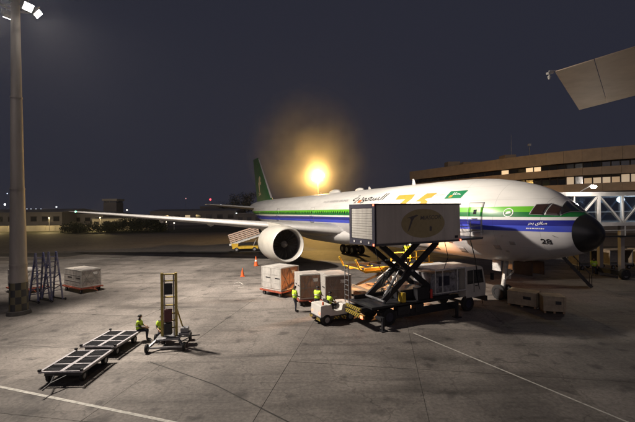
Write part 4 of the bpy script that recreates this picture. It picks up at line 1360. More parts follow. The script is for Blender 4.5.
MB().tube((4.15, .2, 1.2), (4.15, .2, 1.75), .08, n=12).build('fire_extinguisher', M_redpaint, ct, 40)
for z in (2.2, 2.9, 3.6):
    MB().bx((1.2, .72, z), (1.5, .80, z + .06)).build('junction_clip', M_steel, ct)
MB().bx((1.9, .1, 1.2), (2.15, .5, 1.75)).build('control_panel', M_yellow, ct, bevel=.02)
MB().pipe([(.1, .2, Z0), (.3, .1, 3.4), (.9, .15, 2.6), (1.8, .2, 1.7)], .02, 6).build('cable', M_rubber, ct, 50)
MB().pipe([(5.2, .1, Z0), (5.4, .05, 3.6), (5.1, .1, 2.9)], .02, 6).build('cable', M_rubber, ct, 50)
# chassis
for y in (.75, 1.75):
    MB().bx((-.7, y, .78), (8.0, y + .16, 1.02)).build('chassis_beam', M_dark, ct)
MB().bx((-.2, .15, 1.04), (5.6, 2.55, 1.16)).build('deck', M_dark, ct, bevel=.01)
MB().bx((1.6, .12, .45), (2.5, .62, .98)).build('fuel_tank', M_dark, ct, bevel=.05)
MB().bx((2.9, .12, .5), (3.5, .55, .98)).build('tool_box', M_dark, ct, bevel=.02)
for x in (1.0, 7.25):
    for y in (.28, 2.4):
        wheel(ct, (x, y, .48), .48, .3, hub=M_frame)
    MB().tube((x, .3, .48), (x, 2.4, .48), .09).build('axle', M_dark, ct)
for y in (.62, 2.08):
    wheel(ct, (1.0, y, .48), .48, .3, hub=M_frame)
# rear bumper with hazard bars and lamps, stabiliser legs
MB().bx((-.85, .05, .62), (-.72, 2.45, .82)).build('rear_bumper', M_hazard, ct, bevel=.01)
MB().bx((-.85, .35, .95), (-.74, 1.9, 1.13)).build('hazard_bar', M_hazard, ct, bevel=.01)
for y in (.08, 2.05):
    MB().bx((-.875, y, .64), (-.852, y + .22, .80)).build('tail_light', M_redlamp, ct)
for x in (.1, 5.55):
    for sy, y in ((-1, .1), (1, 2.5)):
        MB().bx((x - .12, y - .55 if sy < 0 else y, .55), (x + .12, y if sy < 0 else y + .55, .72)).bx((x - .07, y + sy * .55 - .07, .06), (x + .07, y + sy * .55 + .07, .75)).build('stabiliser_leg', M_dark, ct, bevel=.01)
        MB().bx((x - .2, y + sy * .55 - .2, .0), (x + .2, y + sy * .55 + .2, .055)).build('stabiliser_foot', M_dark, ct)
# white caged equipment bay behind the cab
CX0, CX1, CZ0, CZ1 = 4.35, 6.95, 1.45, 2.85
MB().bx((CX0 + .15, .55, 1.17), (CX1 - .1, 2.2, 2.55)).build('generator_housing', mat('dim_white_housing', (.34, .33, .35), .5, var=.4, scale=3.5), ct, bevel=.03)
MB().bx((CX0 + .75, .535, 1.75), (CX0 + 1.65, .549, 2.35)).build('generator_vent', M_frame, ct)
for x in (CX0 + .03, CX0 + .62, CX0 + 1.85, CX1 - .04):
    MB().bx((x - .025, .06, CZ0), (x + .025, .11, CZ1)).build('cage_post', M_offwhite, ct)
for z in (CZ0, CZ1):
    MB().bx((CX0, .05, z - .03), (CX1, .12, z + .03)).build('cage_rail', M_offwhite, ct)
    MB().bx((CX0, .12, z - .03), (CX0 + .06, 2.4, z + .03)).build('cage_rail', M_offwhite, ct)
MB().bx((CX0, .06, CZ1 + .032), (CX1, 2.4, CZ1 + .06)).build('cage_roof', M_offwhite, ct)
# cab
M_cab = mat('cab_cream', (.46, .43, .38), .42, var=.10, scale=2)
cab = MB().prism([(7.0, .85), (8.75, .85), (8.82, 1.55), (8.55, 2.72), (8.35, 2.84), (7.0, 2.84)], 1, .12, 2.45).build('cab', M_cab, ct, bevel=.05)
for x0, x1, x2 in ((7.1, 7.62, 7.62), (7.72, 8.58, 8.42)):
    MB().add([(x0, .108, 1.75), (x1, .108, 1.75), (x2, .108, 2.62), (x0, .108, 2.62)], [(0, 1, 2, 3)]).build('side_window', M_darkglass, cab)
MB().add([(8.795, .3, 1.75), (8.795, 2.3, 1.75), (8.60, 2.3, 2.62), (8.60, .3, 2.62)], [(0, 1, 2, 3)]).build('windscreen', M_darkglass, cab)
MB().bx((7.66, .09, 1.2), (7.69, .115, 2.66)).build('door_seam', M_dark, cab)
MB().bx((7.8, .075, 1.58), (8.0, .118, 1.63)).build('door_handle', M_dark, cab)
MB().bar((8.6, .1, 2.3), (8.9, -.25, 2.3), .03).bx((8.82, -.38, 1.95), (8.95, -.2, 2.4)).build('mirror', M_dark, cab)
MB().bx((8.83, .3, 1.0), (8.85, .6, 1.2)).bx((8.83, 1.95, 1.0), (8.85, 2.25, 1.2)).build('headlight', M_offwhite, cab)
MB().bx((8.75, .1, .5), (8.92, 2.48, .84)).build('front_bumper', M_dark, cab, bevel=.03)
MB().bx((6.9, .14, .85), (7.7, .2, .98)).build('mudguard', M_dark, cab)
# front platform to the aircraft door
MB().bx((BL, .15, Z0 + .02), (BL + 2.1, BW - .15, Z0 + .14)).build('platform', M_trim, ct, bevel=.01)
MB().bx((BL + 2.1, .5, Z0 + .05), (BL + 2.55, BW - .3, Z0 + .12)).build('door_bumper', M_rubber, ct)
for y in (.2, BW - .2):
    for x in (BL + .08, BL + 1.0, BL + 2.0):
        MB().bx((x - .02, y - .02, Z0 + .14), (x + .02, y + .02, Z0 + 1.25)).build('rail_post', M_offwhite, ct)
    for z in (.55, .9, 1.25):
        MB().bx((BL + .06, y - .018, Z0 + z - .018), (BL + 2.02, y + .018, Z0 + z + .018)).build('hand_rail', M_offwhite, ct)
MB().pipe([(BL + .9, .1, Z0), (BL + 1.3, .05, 3.2), (BL + 1.6, .1, 1.6), (BL + 2.2, .3, .3)], .03, 6).build('hose', M_dark, ct)

# ================================================================== CONTAINER LOADER BEHIND THE TRUCK
cl = empty('cargo_loader', (3.4, 26.8, 0), TA, 'yellow cargo loader with work lamp behind the scissor lift', 'cargo loader')
M_yl = mat('loader_yellow', (.60, .38, .03), .45, var=.15, scale=3)
# local x towards the aircraft
for y in (0, 2.6):
    MB().bx((0, y - .08, 2.05), (6.6, y + .08, 2.3)).build('deck_beam', M_dark if y else M_yl, cl, bevel=.01)
for k in range(7):
    x = .1 + k * 1.07
    MB().bx((x - .06, .085, 2.08), (x + .06, 2.515, 2.22)).build('deck_crossbar', M_dark, cl)
mb = MB()
for y in (.15, 2.45):
    MB().bar((.6, y, .5), (5.8, y, 2.05), .09, .16).build('scissor_arm', M_dark, cl)
    MB().bar((5.8, y + .12, .5), (.6, y + .12, 2.05), .09, .16).build('scissor_arm', M_dark, cl)
MB().bx((-.6, -.25, .32), (6.4, 2.75, .55)).build('chassis', mat('worn_tan_deck', (.34, .25, .17), .6, var=.3, scale=1.2), cl, bevel=.03)
for k in range(6):
    MB().bx((-.5 + k * 1.1, -.2, .552), (-.44 + k * 1.1, 2.7, .60)).build('deck_rib', M_wood, cl)
for x in (.6, 5.6):
    for y in (.05, 2.55):
        wheel(cl, (x, y, .26), .26, .25)
# bent yellow guard frame at the rear end
MB().pipe([(-.7, .1, 2.95), (-.35, .1, 2.25), (.2, .1, 1.95), (2.4, .1, 2.0)], .075, 8).build('guard_rail', M_yl, cl, 40)
MB().pipe([(-.7, 2.5, 2.95), (-.35, 2.5, 2.25), (.2, 2.5, 1.95), (2.4, 2.5, 2.0)], .075, 8).build('guard_rail', M_yl, cl, 40)
MB().pipe([(-.35, .1, 2.25), (-.35, 2.5, 2.25)], .06, 8).build('guard_tie', M_yl, cl, 40)
for x in (2.4, 3.6, 4.9, 6.2):
    MB().bx((x - .025, -.02, 2.3), (x + .025, .03, 3.3)).build('rail_post', M_yl, cl)
for z in (2.8, 3.28):
    MB().bx((2.4, -.018, z - .02), (6.2, .028, z + .02)).build('hand_rail', M_yl, cl)
# operator cabin and lamp pole
MB().bx((2.2, -.95, .9), (3.2, -.1, 1.05)).build('cabin_floor', M_white, cl)
MB().bx((2.2, -.95, 1.05), (3.2, -.9, 1.6)).bx((2.2, -.9, 1.05), (2.25, -.1, 1.6)).build('cabin_wall', M_white, cl)
for x in (2.23, 3.17):
    for y in (-.92, -.13):
        MB().bx((x - .03, y - .03, 1.05), (x + .03, y + .03, 2.5)).build('cabin_post', M_white, cl)
MB().bx((2.15, -1.0, 2.5), (3.25, -.05, 2.58)).build('cabin_roof', M_white, cl, bevel=.02)
MB().bar((.8, -.5, 1.5), (2.1, -.6, 2.35), .14, .1).build('conveyor_arm', M_white, cl)
MB().tube((4.15, -.12, 2.2), (4.15, -.12, 3.85), .03).build('lamp_pole', M_yl, cl)
M_orlamp = emit('orange_lamp', (1.0, .50, .16), 120)
lm = MB().lathe([(-.08, .01), (-.06, .07), (0, .1), (.06, .07), (.08, .01)], (4.15, -.12, 3.9), (0, 0, 1), 12).build('work_lamp', M_orlamp, cl, 60)
ca, sa = math.cos(TA), math.sin(TA)
wl = Vector((3.4 + 4.15 * ca + .42 * sa, 26.8 + 4.15 * sa - .42 * ca, 3.9))
spot('work_light', wl, (4.6, 27.6, 0), 8000, (1.0, .40, .11), 96, .5, .12)
spot('work_light', wl + Vector((.25, .1, 0)), (12.0, 29.5, 3.6), 1300, (1.0, .40, .12), 80, .8, .12)
person('worker in lime vest standing on the cargo loader behind the scissor lift', (3.4 + 4.3 * ca - .5 * sa, 26.8 + 4.3 * sa + .5 * ca, 2.26), R(200), standing())

# ================================================================== MOBILE BELT CONVEYOR BY THE ENGINE
bc_p = at(246, 251)
bc = empty('belt_conveyor', bc_p, R(10), 'tilted mobile conveyor with pale slatted side parked behind the engine', 'conveyor')
rot = Matrix.Rotation(R(-17), 3, 'Y')
def rl(p): return rot @ Vector(p) + Vector((0, 0, 1.9))
for y in (-.55, .55):
    MB().box(rl((0, y, 0)), (5.6, .08, .28), rot=rot).build('boom_beam', M_offwhite, bc)
MB().box(rl((0, 0, .05)), (5.6, 1.0, .08), rot=rot).build('belt', M_rubber, bc)
for k in range(8):
    MB().box(rl((-2.4 + k * .68, -.62, .95)), (.06, .05, 1.5), rot=rot).build('side_post', M_offwhite, bc)
for k in range(5):
    MB().box(rl((0, -.66, .4 + k * .3)), (5.0, .03, .2), rot=rot).build('side_slat', mat('salmon_panel', (.50, .36, .28), .6, var=.15), bc)
MB().bx((-2.2, -.9, .45), (2.0, .9, .85)).build('chassis', M_yl, bc, bevel=.05)
MB().bx((-2.3, -.8, .85), (-1.2, .0, 1.35)).build('engine_cover', M_yl, bc, bevel=.05)
for x in (-1.5, 1.4):
    for y in (-.8, .8):
        wheel(bc, (x, y, .36), .36, .26)
MB().bar((1.2, 0, .8), (1.8, 0, 2.2), .12).bar((-1.2, 0, .8), (-1.0, 0, 1.5), .12).build('lift_strut', M_steel, bc)

# ================================================================== CONES
def cone(loc, label, h=.75):
    e_ = empty('traffic_cone', loc, random.random(), label, 'cone', 'orange traffic cones')
    MB().lathe([(0, .17 * h / .75), (h, .03)], (0, 0, .04), (0, 0, 1), 16).build('cone_body', M_orange, e_, 60)
    MB().lathe([(h * .45, .105 * h / .75), (h * .62, .078 * h / .75)], (0, 0, .04), (0, 0, 1), 16).build('reflective_collar', M_hivis2, e_, 60)
    MB().bx((-.22, -.22, 0), (.22, .22, .04)).build('base', M_orange, e_, bevel=.01)
cone(at(256, 266), 'tall orange cone standing beside the engine', 1.15)
cone(at(242.5, 276.5), 'shorter orange cone on the concrete left of the engine', .8)

# ================================================================== TERMINAL CONCOURSE (right, far)
term = empty('terminal_building', (62, 112, 0), 0, 'long curved terminal with brown fascia bands and lit windows behind the aircraft', 'building')
TP = [(30.0, 163), (39.5, 149), (50, 131), (61, 111), (71.5, 98), (85, 90), (104, 85)]
def tpt(u):
    k = u * (len(TP) - 1)
    i = min(int(k), len(TP) - 2); q = k - i
    g = lambda j: Vector((TP[max(0, min(len(TP) - 1, j))][0], TP[max(0, min(len(TP) - 1, j))][1], 0))
    p0, p1, p2, p3 = g(i - 1), g(i), g(i + 1), g(i + 2)
    return .5 * ((2 * p1) + (p2 - p0) * q + (2 * p0 - 5 * p1 + 4 * p2 - p3) * q * q + (3 * p1 - p0 - 3 * p2 + p3) * q**3)
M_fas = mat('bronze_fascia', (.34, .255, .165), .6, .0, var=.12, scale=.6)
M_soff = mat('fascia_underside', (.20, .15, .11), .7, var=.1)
M_twall = mat('terminal_wall', (.12, .11, .105), .8, var=.15, scale=.5)
M_mull = mat('bronze_mullion', (.06, .05, .045), .5, .4, var=.1)
M_lit = emit('lit_office_glass', (1.0, .72, .42), .8)
M_lit2 = emit('lit_concourse_glass', (1.0, .80, .55), .28)
M_lit3 = emit('blind_lit_glass', (1.0, .74, .45), .16)
M_dim = M_darkglass
NS = 24
Tp = [tpt(i / NS) - Vector((62, 112, 0)) for i in range(NS + 1)]
def nrm(i):
    a_ = Tp[max(0, i - 1)]; b_ = Tp[min(NS, i + 1)]
    d = (b_ - a_).normalized()
    return Vector((-d.y, d.x, 0)) * -1   # outwards, towards the apron
def wallseg(name, i, z0, z1, out0, out1, m, gap=.02):
    a_, b_ = Tp[i], Tp[i + 1]
    na, nb = nrm(i), nrm(i + 1)
    d = (b_ - a_).normalized() * gap
    p = [a_ + d + na * out0, b_ - d + nb * out0, b_ - d + nb * out1, a_ + d + na * out1]
    vs_ = [Vector((q.x, q.y, z0)) for q in p] + [Vector((q.x, q.y, z1)) for q in p]
    return MB().add(vs_, [(0, 1, 2, 3), (4, 5, 6, 7), (0, 1, 5, 4), (1, 2, 6, 5), (2, 3, 7, 6), (3, 0, 4, 7)]).build(name, m, term)
for i in range(4, NS):
    wallseg('roof_fascia_panel', i, 18.7, 22.0, 1.6, 2.4, M_fas)
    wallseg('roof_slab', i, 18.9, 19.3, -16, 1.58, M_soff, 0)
    wallseg('floor_fascia_panel', i, 15.2, 17.2, .9, 1.6, M_fas)
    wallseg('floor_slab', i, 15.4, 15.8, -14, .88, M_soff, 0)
    wallseg('gallery_fascia_panel', i, 10.8, 12.9, 1.6, 2.3, M_fas)
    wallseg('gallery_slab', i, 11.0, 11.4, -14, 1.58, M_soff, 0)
    wallseg('lower_wall', i, -.05, 10.98, -.6, -.2, M_twall, 0)
    wallseg('lower_canopy', i, 4.6, 5.4, -.19, 1.8, M_fas)
    for k, (z0, z1) in enumerate(((17.25, 18.65), (12.95, 15.15))):
        for h in range(2):
            a_ = Tp[i].lerp(Tp[i + 1], h / 2); b_ = Tp[i].lerp(Tp[i + 1], (h + 1) / 2)
            n_ = nrm(i)
            d = (b_ - a_)
            q0, q1 = a_ + d * .06, b_ - d * .06
            if k == 0: m_ = M_lit if (i in (11, 12) and (i + h) % 3) else (M_lit if (i == 13 and h == 0) else M_dim)
            else: m_ = (M_lit2 if (i * 5 + h * 3) % 4 else M_lit3) if (i >= 15 and (i * 2 + h) % 7 != 3) else M_dim
            vs_ = [q0, q1, q1 - n_ * .1, q0 - n_ * .1]
            zt = z1 - .1 if k == 0 else z0 + 1.55 + .5 * ((i * 7 + h * 3) % 3 == 0)
            MB().add([Vector((p_.x, p_.y, z0 + .1)) for p_ in vs_] + [Vector((p_.x, p_.y, zt)) for p_ in vs_], [(0, 1, 2, 3), (4, 5, 6, 7), (0, 1, 5, 4), (1, 2, 6, 5), (2, 3, 7, 6), (3, 0, 4, 7)]).build('window_pane', m_, term)
            MB().bx((a_.x - .12, a_.y - .12, z0), (a_.x + .12, a_.y + .12, z1)).build('mullion', M_mull, term)
    wallseg('back_wall', i, 11.4, 15.4, -5.0, -4.8, M_twall, 0)
    wallseg('back_wall', i, 15.8, 18.9, -5.0, -4.8, M_twall, 0)
# roof plant
for u, w, h in ((.30, 4.5, 2.6), (.36, 6.5, 1.5), (.46, 3.5, 2.0)):
    q = tpt(u) - Vector((62, 112, 0)); i = int(u * NS)
    q = q - nrm(i) * 3
    MB().bx((q.x - w / 2, q.y - 2, 19.3), (q.x + w / 2, q.y + 2, 21.6 + h)).build('roof_plant', M_fas, term, bevel=.1)
q = tpt(.47) - Vector((62, 112, 0)) - nrm(11) * 3
MB().tube((q.x, q.y, 21), (q.x, q.y, 30), .12, .05).build('antenna_mast', M_steel, term)
MB().tube((q.x + 4, q.y - 3, 21), (q.x + 4, q.y - 3, 26), .1).build('antenna_mast', M_steel, term)
MB().box((q.x + 4, q.y - 3, 26.2), (.7, .7, .7)).build('roof_beacon', mat('dim_lamp', (.5, .48, .45), .4), term)
# lamps on posts out front, added to warm the fascia bands
for u, pw in ((.30, 900), (.44, 650), (.58, 250), (.80, 90)):
    q = tpt(u); i = int(u * NS)
    q = q + nrm(i) * 7.5
    MB().tube(Vector((q.x, q.y, 0)) - Vector((62, 112, 0)), Vector((q.x, q.y, 9)) - Vector((62, 112, 0)), .09).build('fascia_fill_post', M_steel, term)
    MB().lathe([(-.12, .01), (-.1, .16), (.1, .16), (.12, .01)], Vector((q.x, q.y, 9.1)) - Vector((62, 112, 0)), (0, 0, 1), 10).build('fascia_fill_lamp', emit('fascia_fill_glass', (1, .55, .2), 25), term, 60)
    point('fascia_fill', (q.x, q.y, 9.4), pw, (1, .50, .20), .3)

# ================================================================== JET BRIDGE
jb = empty('jet_bridge', (30, 33.5, 0), 0, 'white steel and glass jet bridge behind the black nose', 'jet bridge')
JO = Vector((30, 33.5, 0))
M_jw = mat('bridge_white_steel', (.55, .54, .54), .45, var=.1, scale=1.5)
j0, j1 = Vector((20.5, 32.3, 0)) - JO, Vector((42, 34.6, 0)) - JO
jd = (j1 - j0).normalized(); jn = Vector((-jd.y, jd.x, 0))      # jn points away from the camera
JL = (j1 - j0).length
jz0, jz1, jw = 5.05, 7.75, 2.6
def J3(x, y, z): return j0 + jd * x + jn * y + Vector((0, 0, z))
def jbar(name, a_, b_, w, h=None, m=M_jw, parent=None):
    return MB().bar(J3(*a_), J3(*b_), w, h).build(name, m, parent or jb)
jbar('floor_beam', (0, 0, jz0), (JL, 0, jz0), .2, .34)
jbar('floor_beam', (0, jw, jz0), (JL, jw, jz0), .2, .34)
jbar('roof_beam', (0, 0, jz1), (JL, 0, jz1), .2, .30)
jbar('roof_beam', (0, jw, jz1), (JL, jw, jz1), .2, .30)
jbar('roof_panel', (0, jw / 2, jz1 + .17), (JL, jw / 2, jz1 + .17), jw + .3, .06)
jbar('floor_panel', (0, jw / 2, jz0 + .10), (JL, jw / 2, jz0 + .10), jw - .22, .10, M_cloth)
nb = 9
bay = JL / nb
for k in range(nb + 1):
    for y in (0, jw):
        jbar('post', (k * bay, y, jz0 + .17), (k * bay, y, jz1 - .15), .22 if k % 2 == 0 else .12)
for k in range(nb):
    x0, x1 = k * bay + .12, (k + 1) * bay - .12
    for y in (0, jw):
        a_, b_ = ((x0, y, jz0 + .2), (x1, y, jz1 - .2)) if k % 2 else ((x0, y, jz1 - .2), (x1, y, jz0 + .2))
        jbar('diagonal', a_, b_, .12, .12)
        yy = y + (.09 if y == 0 else -.09)
        MB().bar(J3(x0, yy, (jz0 + jz1) / 2), J3(x1, yy, (jz0 + jz1) / 2), .02, jz1 - jz0 - .34).build('glass_pane', M_glass, jb)
        jbar('mid_rail', (x0, yy + (.03 if y == 0 else -.03), jz0 + 1.1), (x1, yy + (.03 if y == 0 else -.03), jz0 + 1.1), .05, .06)
M_tubel = emit('bridge_tube_light', (.85, .95, 1.0), 5)
for k in (2, 4, 6, 8):
    jbar('ceiling_light', (k * bay + .5, jw / 2, jz1 - .0), (k * bay + 1.7, jw / 2, jz1 - .0), .14, .06, M_tubel)
point('bridge_light', J3(4.5 * bay, jw / 2, jz1 - .4) + JO, 180, (.85, .95, 1.0), .3)
# floodlight on a bracket above the bridge side
fl_ = J3(3.1, -1.3, 8.35)
MB().lathe([(-.16, .01), (-.12, .17), (0, .24), (.12, .17), (.16, .01)], fl_, (0, 0, 1), 12).build('bridge_floodlight', emit('bridge_flood_glass', (1.0, .92, .8), 90), jb, 60)
MB().bar(fl_ + Vector((0, .15, .2)), J3(3.1, .1, 8.0), .07).build('lamp_bracket', M_steel, jb)
point('bridge_floodlight', fl_ + JO + Vector((0, -.35, -.05)), 380, (1, .9, .76), .2)
# lower service walkway and legs
jbar('walkway', (0, .2, jz0 - 1.1), (JL, .2, jz0 - 1.1), .9, .12, M_dark)
for k in range(0, nb + 1):
    jbar('walkway_post', (k * bay, -.2, jz0 - 1.04), (k * bay, -.2, jz0 - .18), .07, .07, M_jw)
jbar('walkway_rail', (0, -.2, jz0 - .55), (JL, -.2, jz0 - .55), .06, .06, M_jw)
for x in (7.2, 17):
    for y in (.2, jw - .2):
        MB().bar(J3(x, y, 0), J3(x, y, jz0 - .17), .35).build('leg', M_galv, jb)
    MB().bar(J3(x, -.3, .55), J3(x, jw + .3, .55), .5, .4).build('bogie', M_dark, jb)
    for y in (-.1, jw + .1):
        wheel(jb, J3(x, y, .5), .5, .35, jn)
# cab bent round towards the left-hand aircraft door
cc = Vector((18.6, 30.6, 0)) - JO
MB().box(cc + Vector((0, 0, 6.35)), (3.4, 3.2, 2.9), rz=R(-40)).build('bridge_cab', M_jw, jb, bevel=.08)
# service stair down from the bridge
s0, s1 = at(548, 261, 2.6) - JO, at(583, 279, 0.0) - JO
s0 = Vector((19.4, 31.4, 4.2)) - JO; s1 = Vector((22.3, 29.9, .1)) - JO
sv = (s1 - s0); sh_ = Vector((-sv.y, sv.x, 0)).normalized() * .5
for q in (-1, 1):
    MB().bar(s0 + sh_ * q, s1 + sh_ * q, .07, .24).build('stair_stringer', M_dark, jb)
    MB().bar(s0 + sh_ * q + Vector((0, 0, 1)), s1 + sh_ * q + Vector((0, 0, 1)), .05).build('stair_handrail', M_dark, jb)
    for k in range(5):
        p_ = s0.lerp(s1, k / 4) + sh_ * q
        MB().bar(p_, p_ + Vector((0, 0, 1)), .04).build('stair_baluster', M_dark, jb)
for k in range(1, 16):
    p_ = s0.lerp(s1, k / 16)
    MB().bar(p_ - sh_ * .92, p_ + sh_ * .92, .26, .035).build('stair_tread', M_steel, jb)

# ================================================================== NEAR TERMINAL CANOPY (top right)
A_, B_, D_, C_ = (Vector(q) for q in ((13.0, 20.0, 14.0), (19.6, 27.3, 14.0), (25.2, 14.0, 14.0), (17.3, 10.5, 14.0)))
def lift(px, py, z):
    dx, dy = px - CX, py - CY
    u = dx - ROLL * dy; v_ = ROLL * dx + dy
    Y = FPX * (CAMH - z) / v_
    return Vector((u * Y / FPX, Y, z))
A_ = lift(554.6, 72, 14); B_ = lift(579, 110, 14); C_ = lift(635, 47, 14); D_ = lift(635, 95.5, 14)
C_ = A_ + (C_ - A_) * 3.2; D_ = B_ + (D_ - B_) * 3.2
cn = empty('terminal_canopy', (22, 14, 0), 0, 'pale overhanging roof soffit of the near terminal at top right', 'canopy')
CO = Vector((22, 14, 0))
M_can = mat('canopy_soffit', (.50, .38, .28), .6, .0, var=.10, scale=.5)
NP = 6
for k in range(NP):
    t0, t1 = k / NP, (k + 1) / NP
    g_ = .0016
    q = [A_.lerp(C_, t0 + g_), A_.lerp(C_, t1 - g_), B_.lerp(D_, t1 - g_), B_.lerp(D_, t0 + g_)]
    MB().add([p_ - CO for p_ in q] + [p_ - CO + Vector((0, 0, .05)) for p_ in q], [(3, 2, 1, 0), (4, 5, 6, 7), (0, 1, 5, 4), (1, 2, 6, 5), (2, 3, 7, 6), (3, 0, 4, 7)]).build('soffit_panel', M_can, cn)
ins = (B_ - A_).normalized() * 3.0; inf = (C_ - A_).normalized() * 3.0
q = [A_ + ins + inf, C_ + ins, D_ - ins, B_ - ins + inf]
MB().add([p_ - CO + Vector((0, 0, .054)) for p_ in q] + [p_ - CO + Vector((0, 0, .75)) for p_ in q], [(3, 2, 1, 0), (4, 5, 6, 7), (0, 1, 5, 4), (1, 2, 6, 5), (2, 3, 7, 6), (3, 0, 4, 7)]).build('roof_slab', M_soff, cn)
dv = (D_ - B_).normalized(); ov_ = (B_ - A_).normalized()
b0 = B_ + dv * .9
q = [b0 + ov_ * .02, b0 + dv * 30 + ov_ * .02, b0 + dv * 30 + ov_ * 1.0 + Vector((0, 0, .3)), b0 + dv * 1.5 + ov_ * 1.0 + Vector((0, 0, .3))]
MB().add([p_ - CO for p_ in q] + [p_ - CO + Vector((0, 0, .4)) for p_ in q], [(3, 2, 1, 0), (4, 5, 6, 7), (0, 1, 5, 4), (1, 2, 6, 5), (2, 3, 7, 6), (3, 0, 4, 7)]).build('gutter', M_fas, cn)
# columns carrying it, out of view to the right
for t_ in (.55, .95):
    p_ = A_.lerp(B_, .6).lerp(C_.lerp(D_, .6), t_)
    MB().tube((p_.x - CO.x, p_.y - CO.y, 0), (p_.x - CO.x, p_.y - CO.y, 14.0), .45, n=16).build('column', M_galv, cn, 40)
# camera housing at the corner
hp_ = A_ - CO + Vector((-.18, .02, -.02))
MB().bar(hp_ + Vector((.3, 0, .1)), hp_ + Vector((-.1, 0, .1)), .05).tube(hp_ + Vector((-.1, 0, .1)), hp_ + Vector((-.1, 0, -.2)), .03).build('camera_bracket', M_offwhite, cn)
MB().bar(hp_ + Vector((-.3, -.15, -.1)), hp_ + Vector((.15, .1, .05)), .13, .12).build('camera_housing', M_white, cn)
MB().tube(hp_ + Vector((-.1, 0, -.2)), hp_ + Vector((-.1, 0, -.36)), .09, .05, 12).build('camera_dome', M_white, cn, 50)

# ================================================================== BAGGAGE CARTS AND TUG BY THE BRIDGE
def bag_cart(loc, rz, label, m):
    e_ = empty('baggage_cart', loc, rz, label, 'baggage cart', 'covered baggage carts by the jet bridge')
    MB().bx((-1.3, -.75, .45), (1.3, .75, .58)).build('deck', M_steel, e_, bevel=.01)
    MB().bx((-1.35, -.8, 2.0), (1.35, .8, 2.08)).build('roof', m, e_, bevel=.02)
    for x in (-1.28, 1.28):
        for y in (-.72, .72):
            MB().bx((x - .03, y - .03, .58), (x + .03, y + .03, 2.0)).build('post', M_steel, e_)
        MB().bx((x - .02, -.68, .6), (x + .02, .68, 1.98)).build('end_panel', m, e_)
    MB().bx((-1.2, .70, .6), (1.2, .72, 1.98)).build('curtain', M_cloth, e_)
    for x in (-.9, .9):
        for y in (-.65, .65):
            wheel(e_, (x, y, .22), .22, .14)
    MB().tube((1.3, 0, .4), (2.1, 0, .3), .03).build('tow_bar', M_dark, e_)
M_bcart = mat('brown_cart_panel', (.22, .17, .12), .6, var=.2)
for k, (x, y, lab) in enumerate(((28.5, 39.0, 'covered brown baggage cart closest to the black nose'), (32.0, 39.3, 'middle covered brown baggage cart under the jet bridge'), (35.5, 39.6, 'covered brown baggage cart cut by the right edge'))):
    bag_cart((x, y, 0), R(5), lab, M_bcart)

# ================================================================== SODIUM MAST BEHIND THE AIRCRAFT
sm = empty('sodium_floodlight', (0.2, 100, 0), 0, 'bright yellow sodium floodlight behind the aircraft fuselage', 'floodlight')
MB().lathe([(0, .3), (8, .24), (16.8, .14)], (0, 0, 0), (0, 0, 1), 12).build('pole', M_galv, sm, 40)
MB().bar((-1.5, 0, 16.0), (1.5, 0, 16.0), .12).build('cross_arm', M_steel, sm)
M_sod = emit('sodium_glass', (1.0, .66, .22), 260)
MB().bar((-1.5, 0, 14.9), (1.5, 0, 14.9), .12).build('cross_arm', M_steel, sm)
for x, z, r_ in ((-1.0, 15.4, .62), (.15, 15.75, .72), (1.2, 16.2, .62), (-.5, 16.6, .55), (.75, 16.95, .5)):
    hd_ = MB().lathe([(-.35, .12), (-.2, r_ * .8), (0, r_), (.06, r_)], (x, -.3, z), (0, -1, -.12), 20).build('floodlight', M_steel, sm, 50)
    MB().lathe([(.03, .005), (.03, r_ * .94)], (x, -.3, z), (0, -1, -.12), 20).build('lens', M_sod, hd_)
spot('sodium_light', (0.2, 99.2, 15.8), (-1, 50, 6), 15000, (1.0, .58, .16), 150, .7, .8)

# thin volume added to give that lamp its amber lens glow
sp_ = MB()
rings = []
for k in range(11):
    u = k / 10
    rr = 18.5 * math.sin(math.pi * min(1, max(0.02, u * .96 + .02))) ** .6
    cz = -14 + 42 * u
    rings.append([Vector((-5.0 * u + 1.0 + rr * 1.1 * math.cos(2 * math.pi * i / 24), 6 + rr * .55 * math.sin(2 * math.pi * i / 24), cz)) for i in range(24)])
sp_.loft(rings)
flare = sp_.build('flare_volume', M_white, None, 60, loc=(0.2, 100, 15.8))
flare.data.materials.clear()
msm = bpy.data.materials.new('thin_flare'); msm.use_nodes = True
t = msm.node_tree
t.nodes.remove(t.nodes['Principled BSDF'])
pv = t.nodes.new('ShaderNodeVolumePrincipled')
pv.inputs['Color'].default_value = (.95, .93, .9, 1)
pv.inputs['Anisotropy'].default_value = .3
tc = t.nodes.new('ShaderNodeTexCoord')
mp2 = t.nodes.new('ShaderNodeMapping'); mp2.inputs['Location'].default_value = (.15, -.4, -.28); mp2.inputs['Scale'].default_value = (.056, .115, .046)
gr = t.nodes.new('ShaderNodeTexGradient'); gr.gradient_type = 'SPHERICAL'
t.links.new(tc.outputs['Object'], mp2.inputs[0]); t.links.new(mp2.outputs[0], gr.inputs[0])
ns_ = t.nodes.new('ShaderNodeTexNoise'); ns_.inputs['Scale'].default_value = .09; ns_.inputs['Detail'].default_value = 4
t.links.new(tc.outputs['Object'], ns_.inputs['Vector'])
r1 = t.nodes.new('ShaderNodeMapRange'); r1.inputs['From Min'].default_value = .35; r1.inputs['From Max'].default_value = .7; r1.inputs['To Min'].default_value = .25; r1.inputs['To Max'].default_value = 1
t.links.new(ns_.outputs['Fac'], r1.inputs[0])
mu = t.nodes.new('ShaderNodeMath'); mu.operation = 'MULTIPLY'
t.links.new(gr.outputs['Fac'], mu.inputs[0]); t.links.new(r1.outputs[0], mu.inputs[1])
m2_ = t.nodes.new('ShaderNodeMath'); m2_.operation = 'MULTIPLY'; m2_.inputs[1].default_value = .17
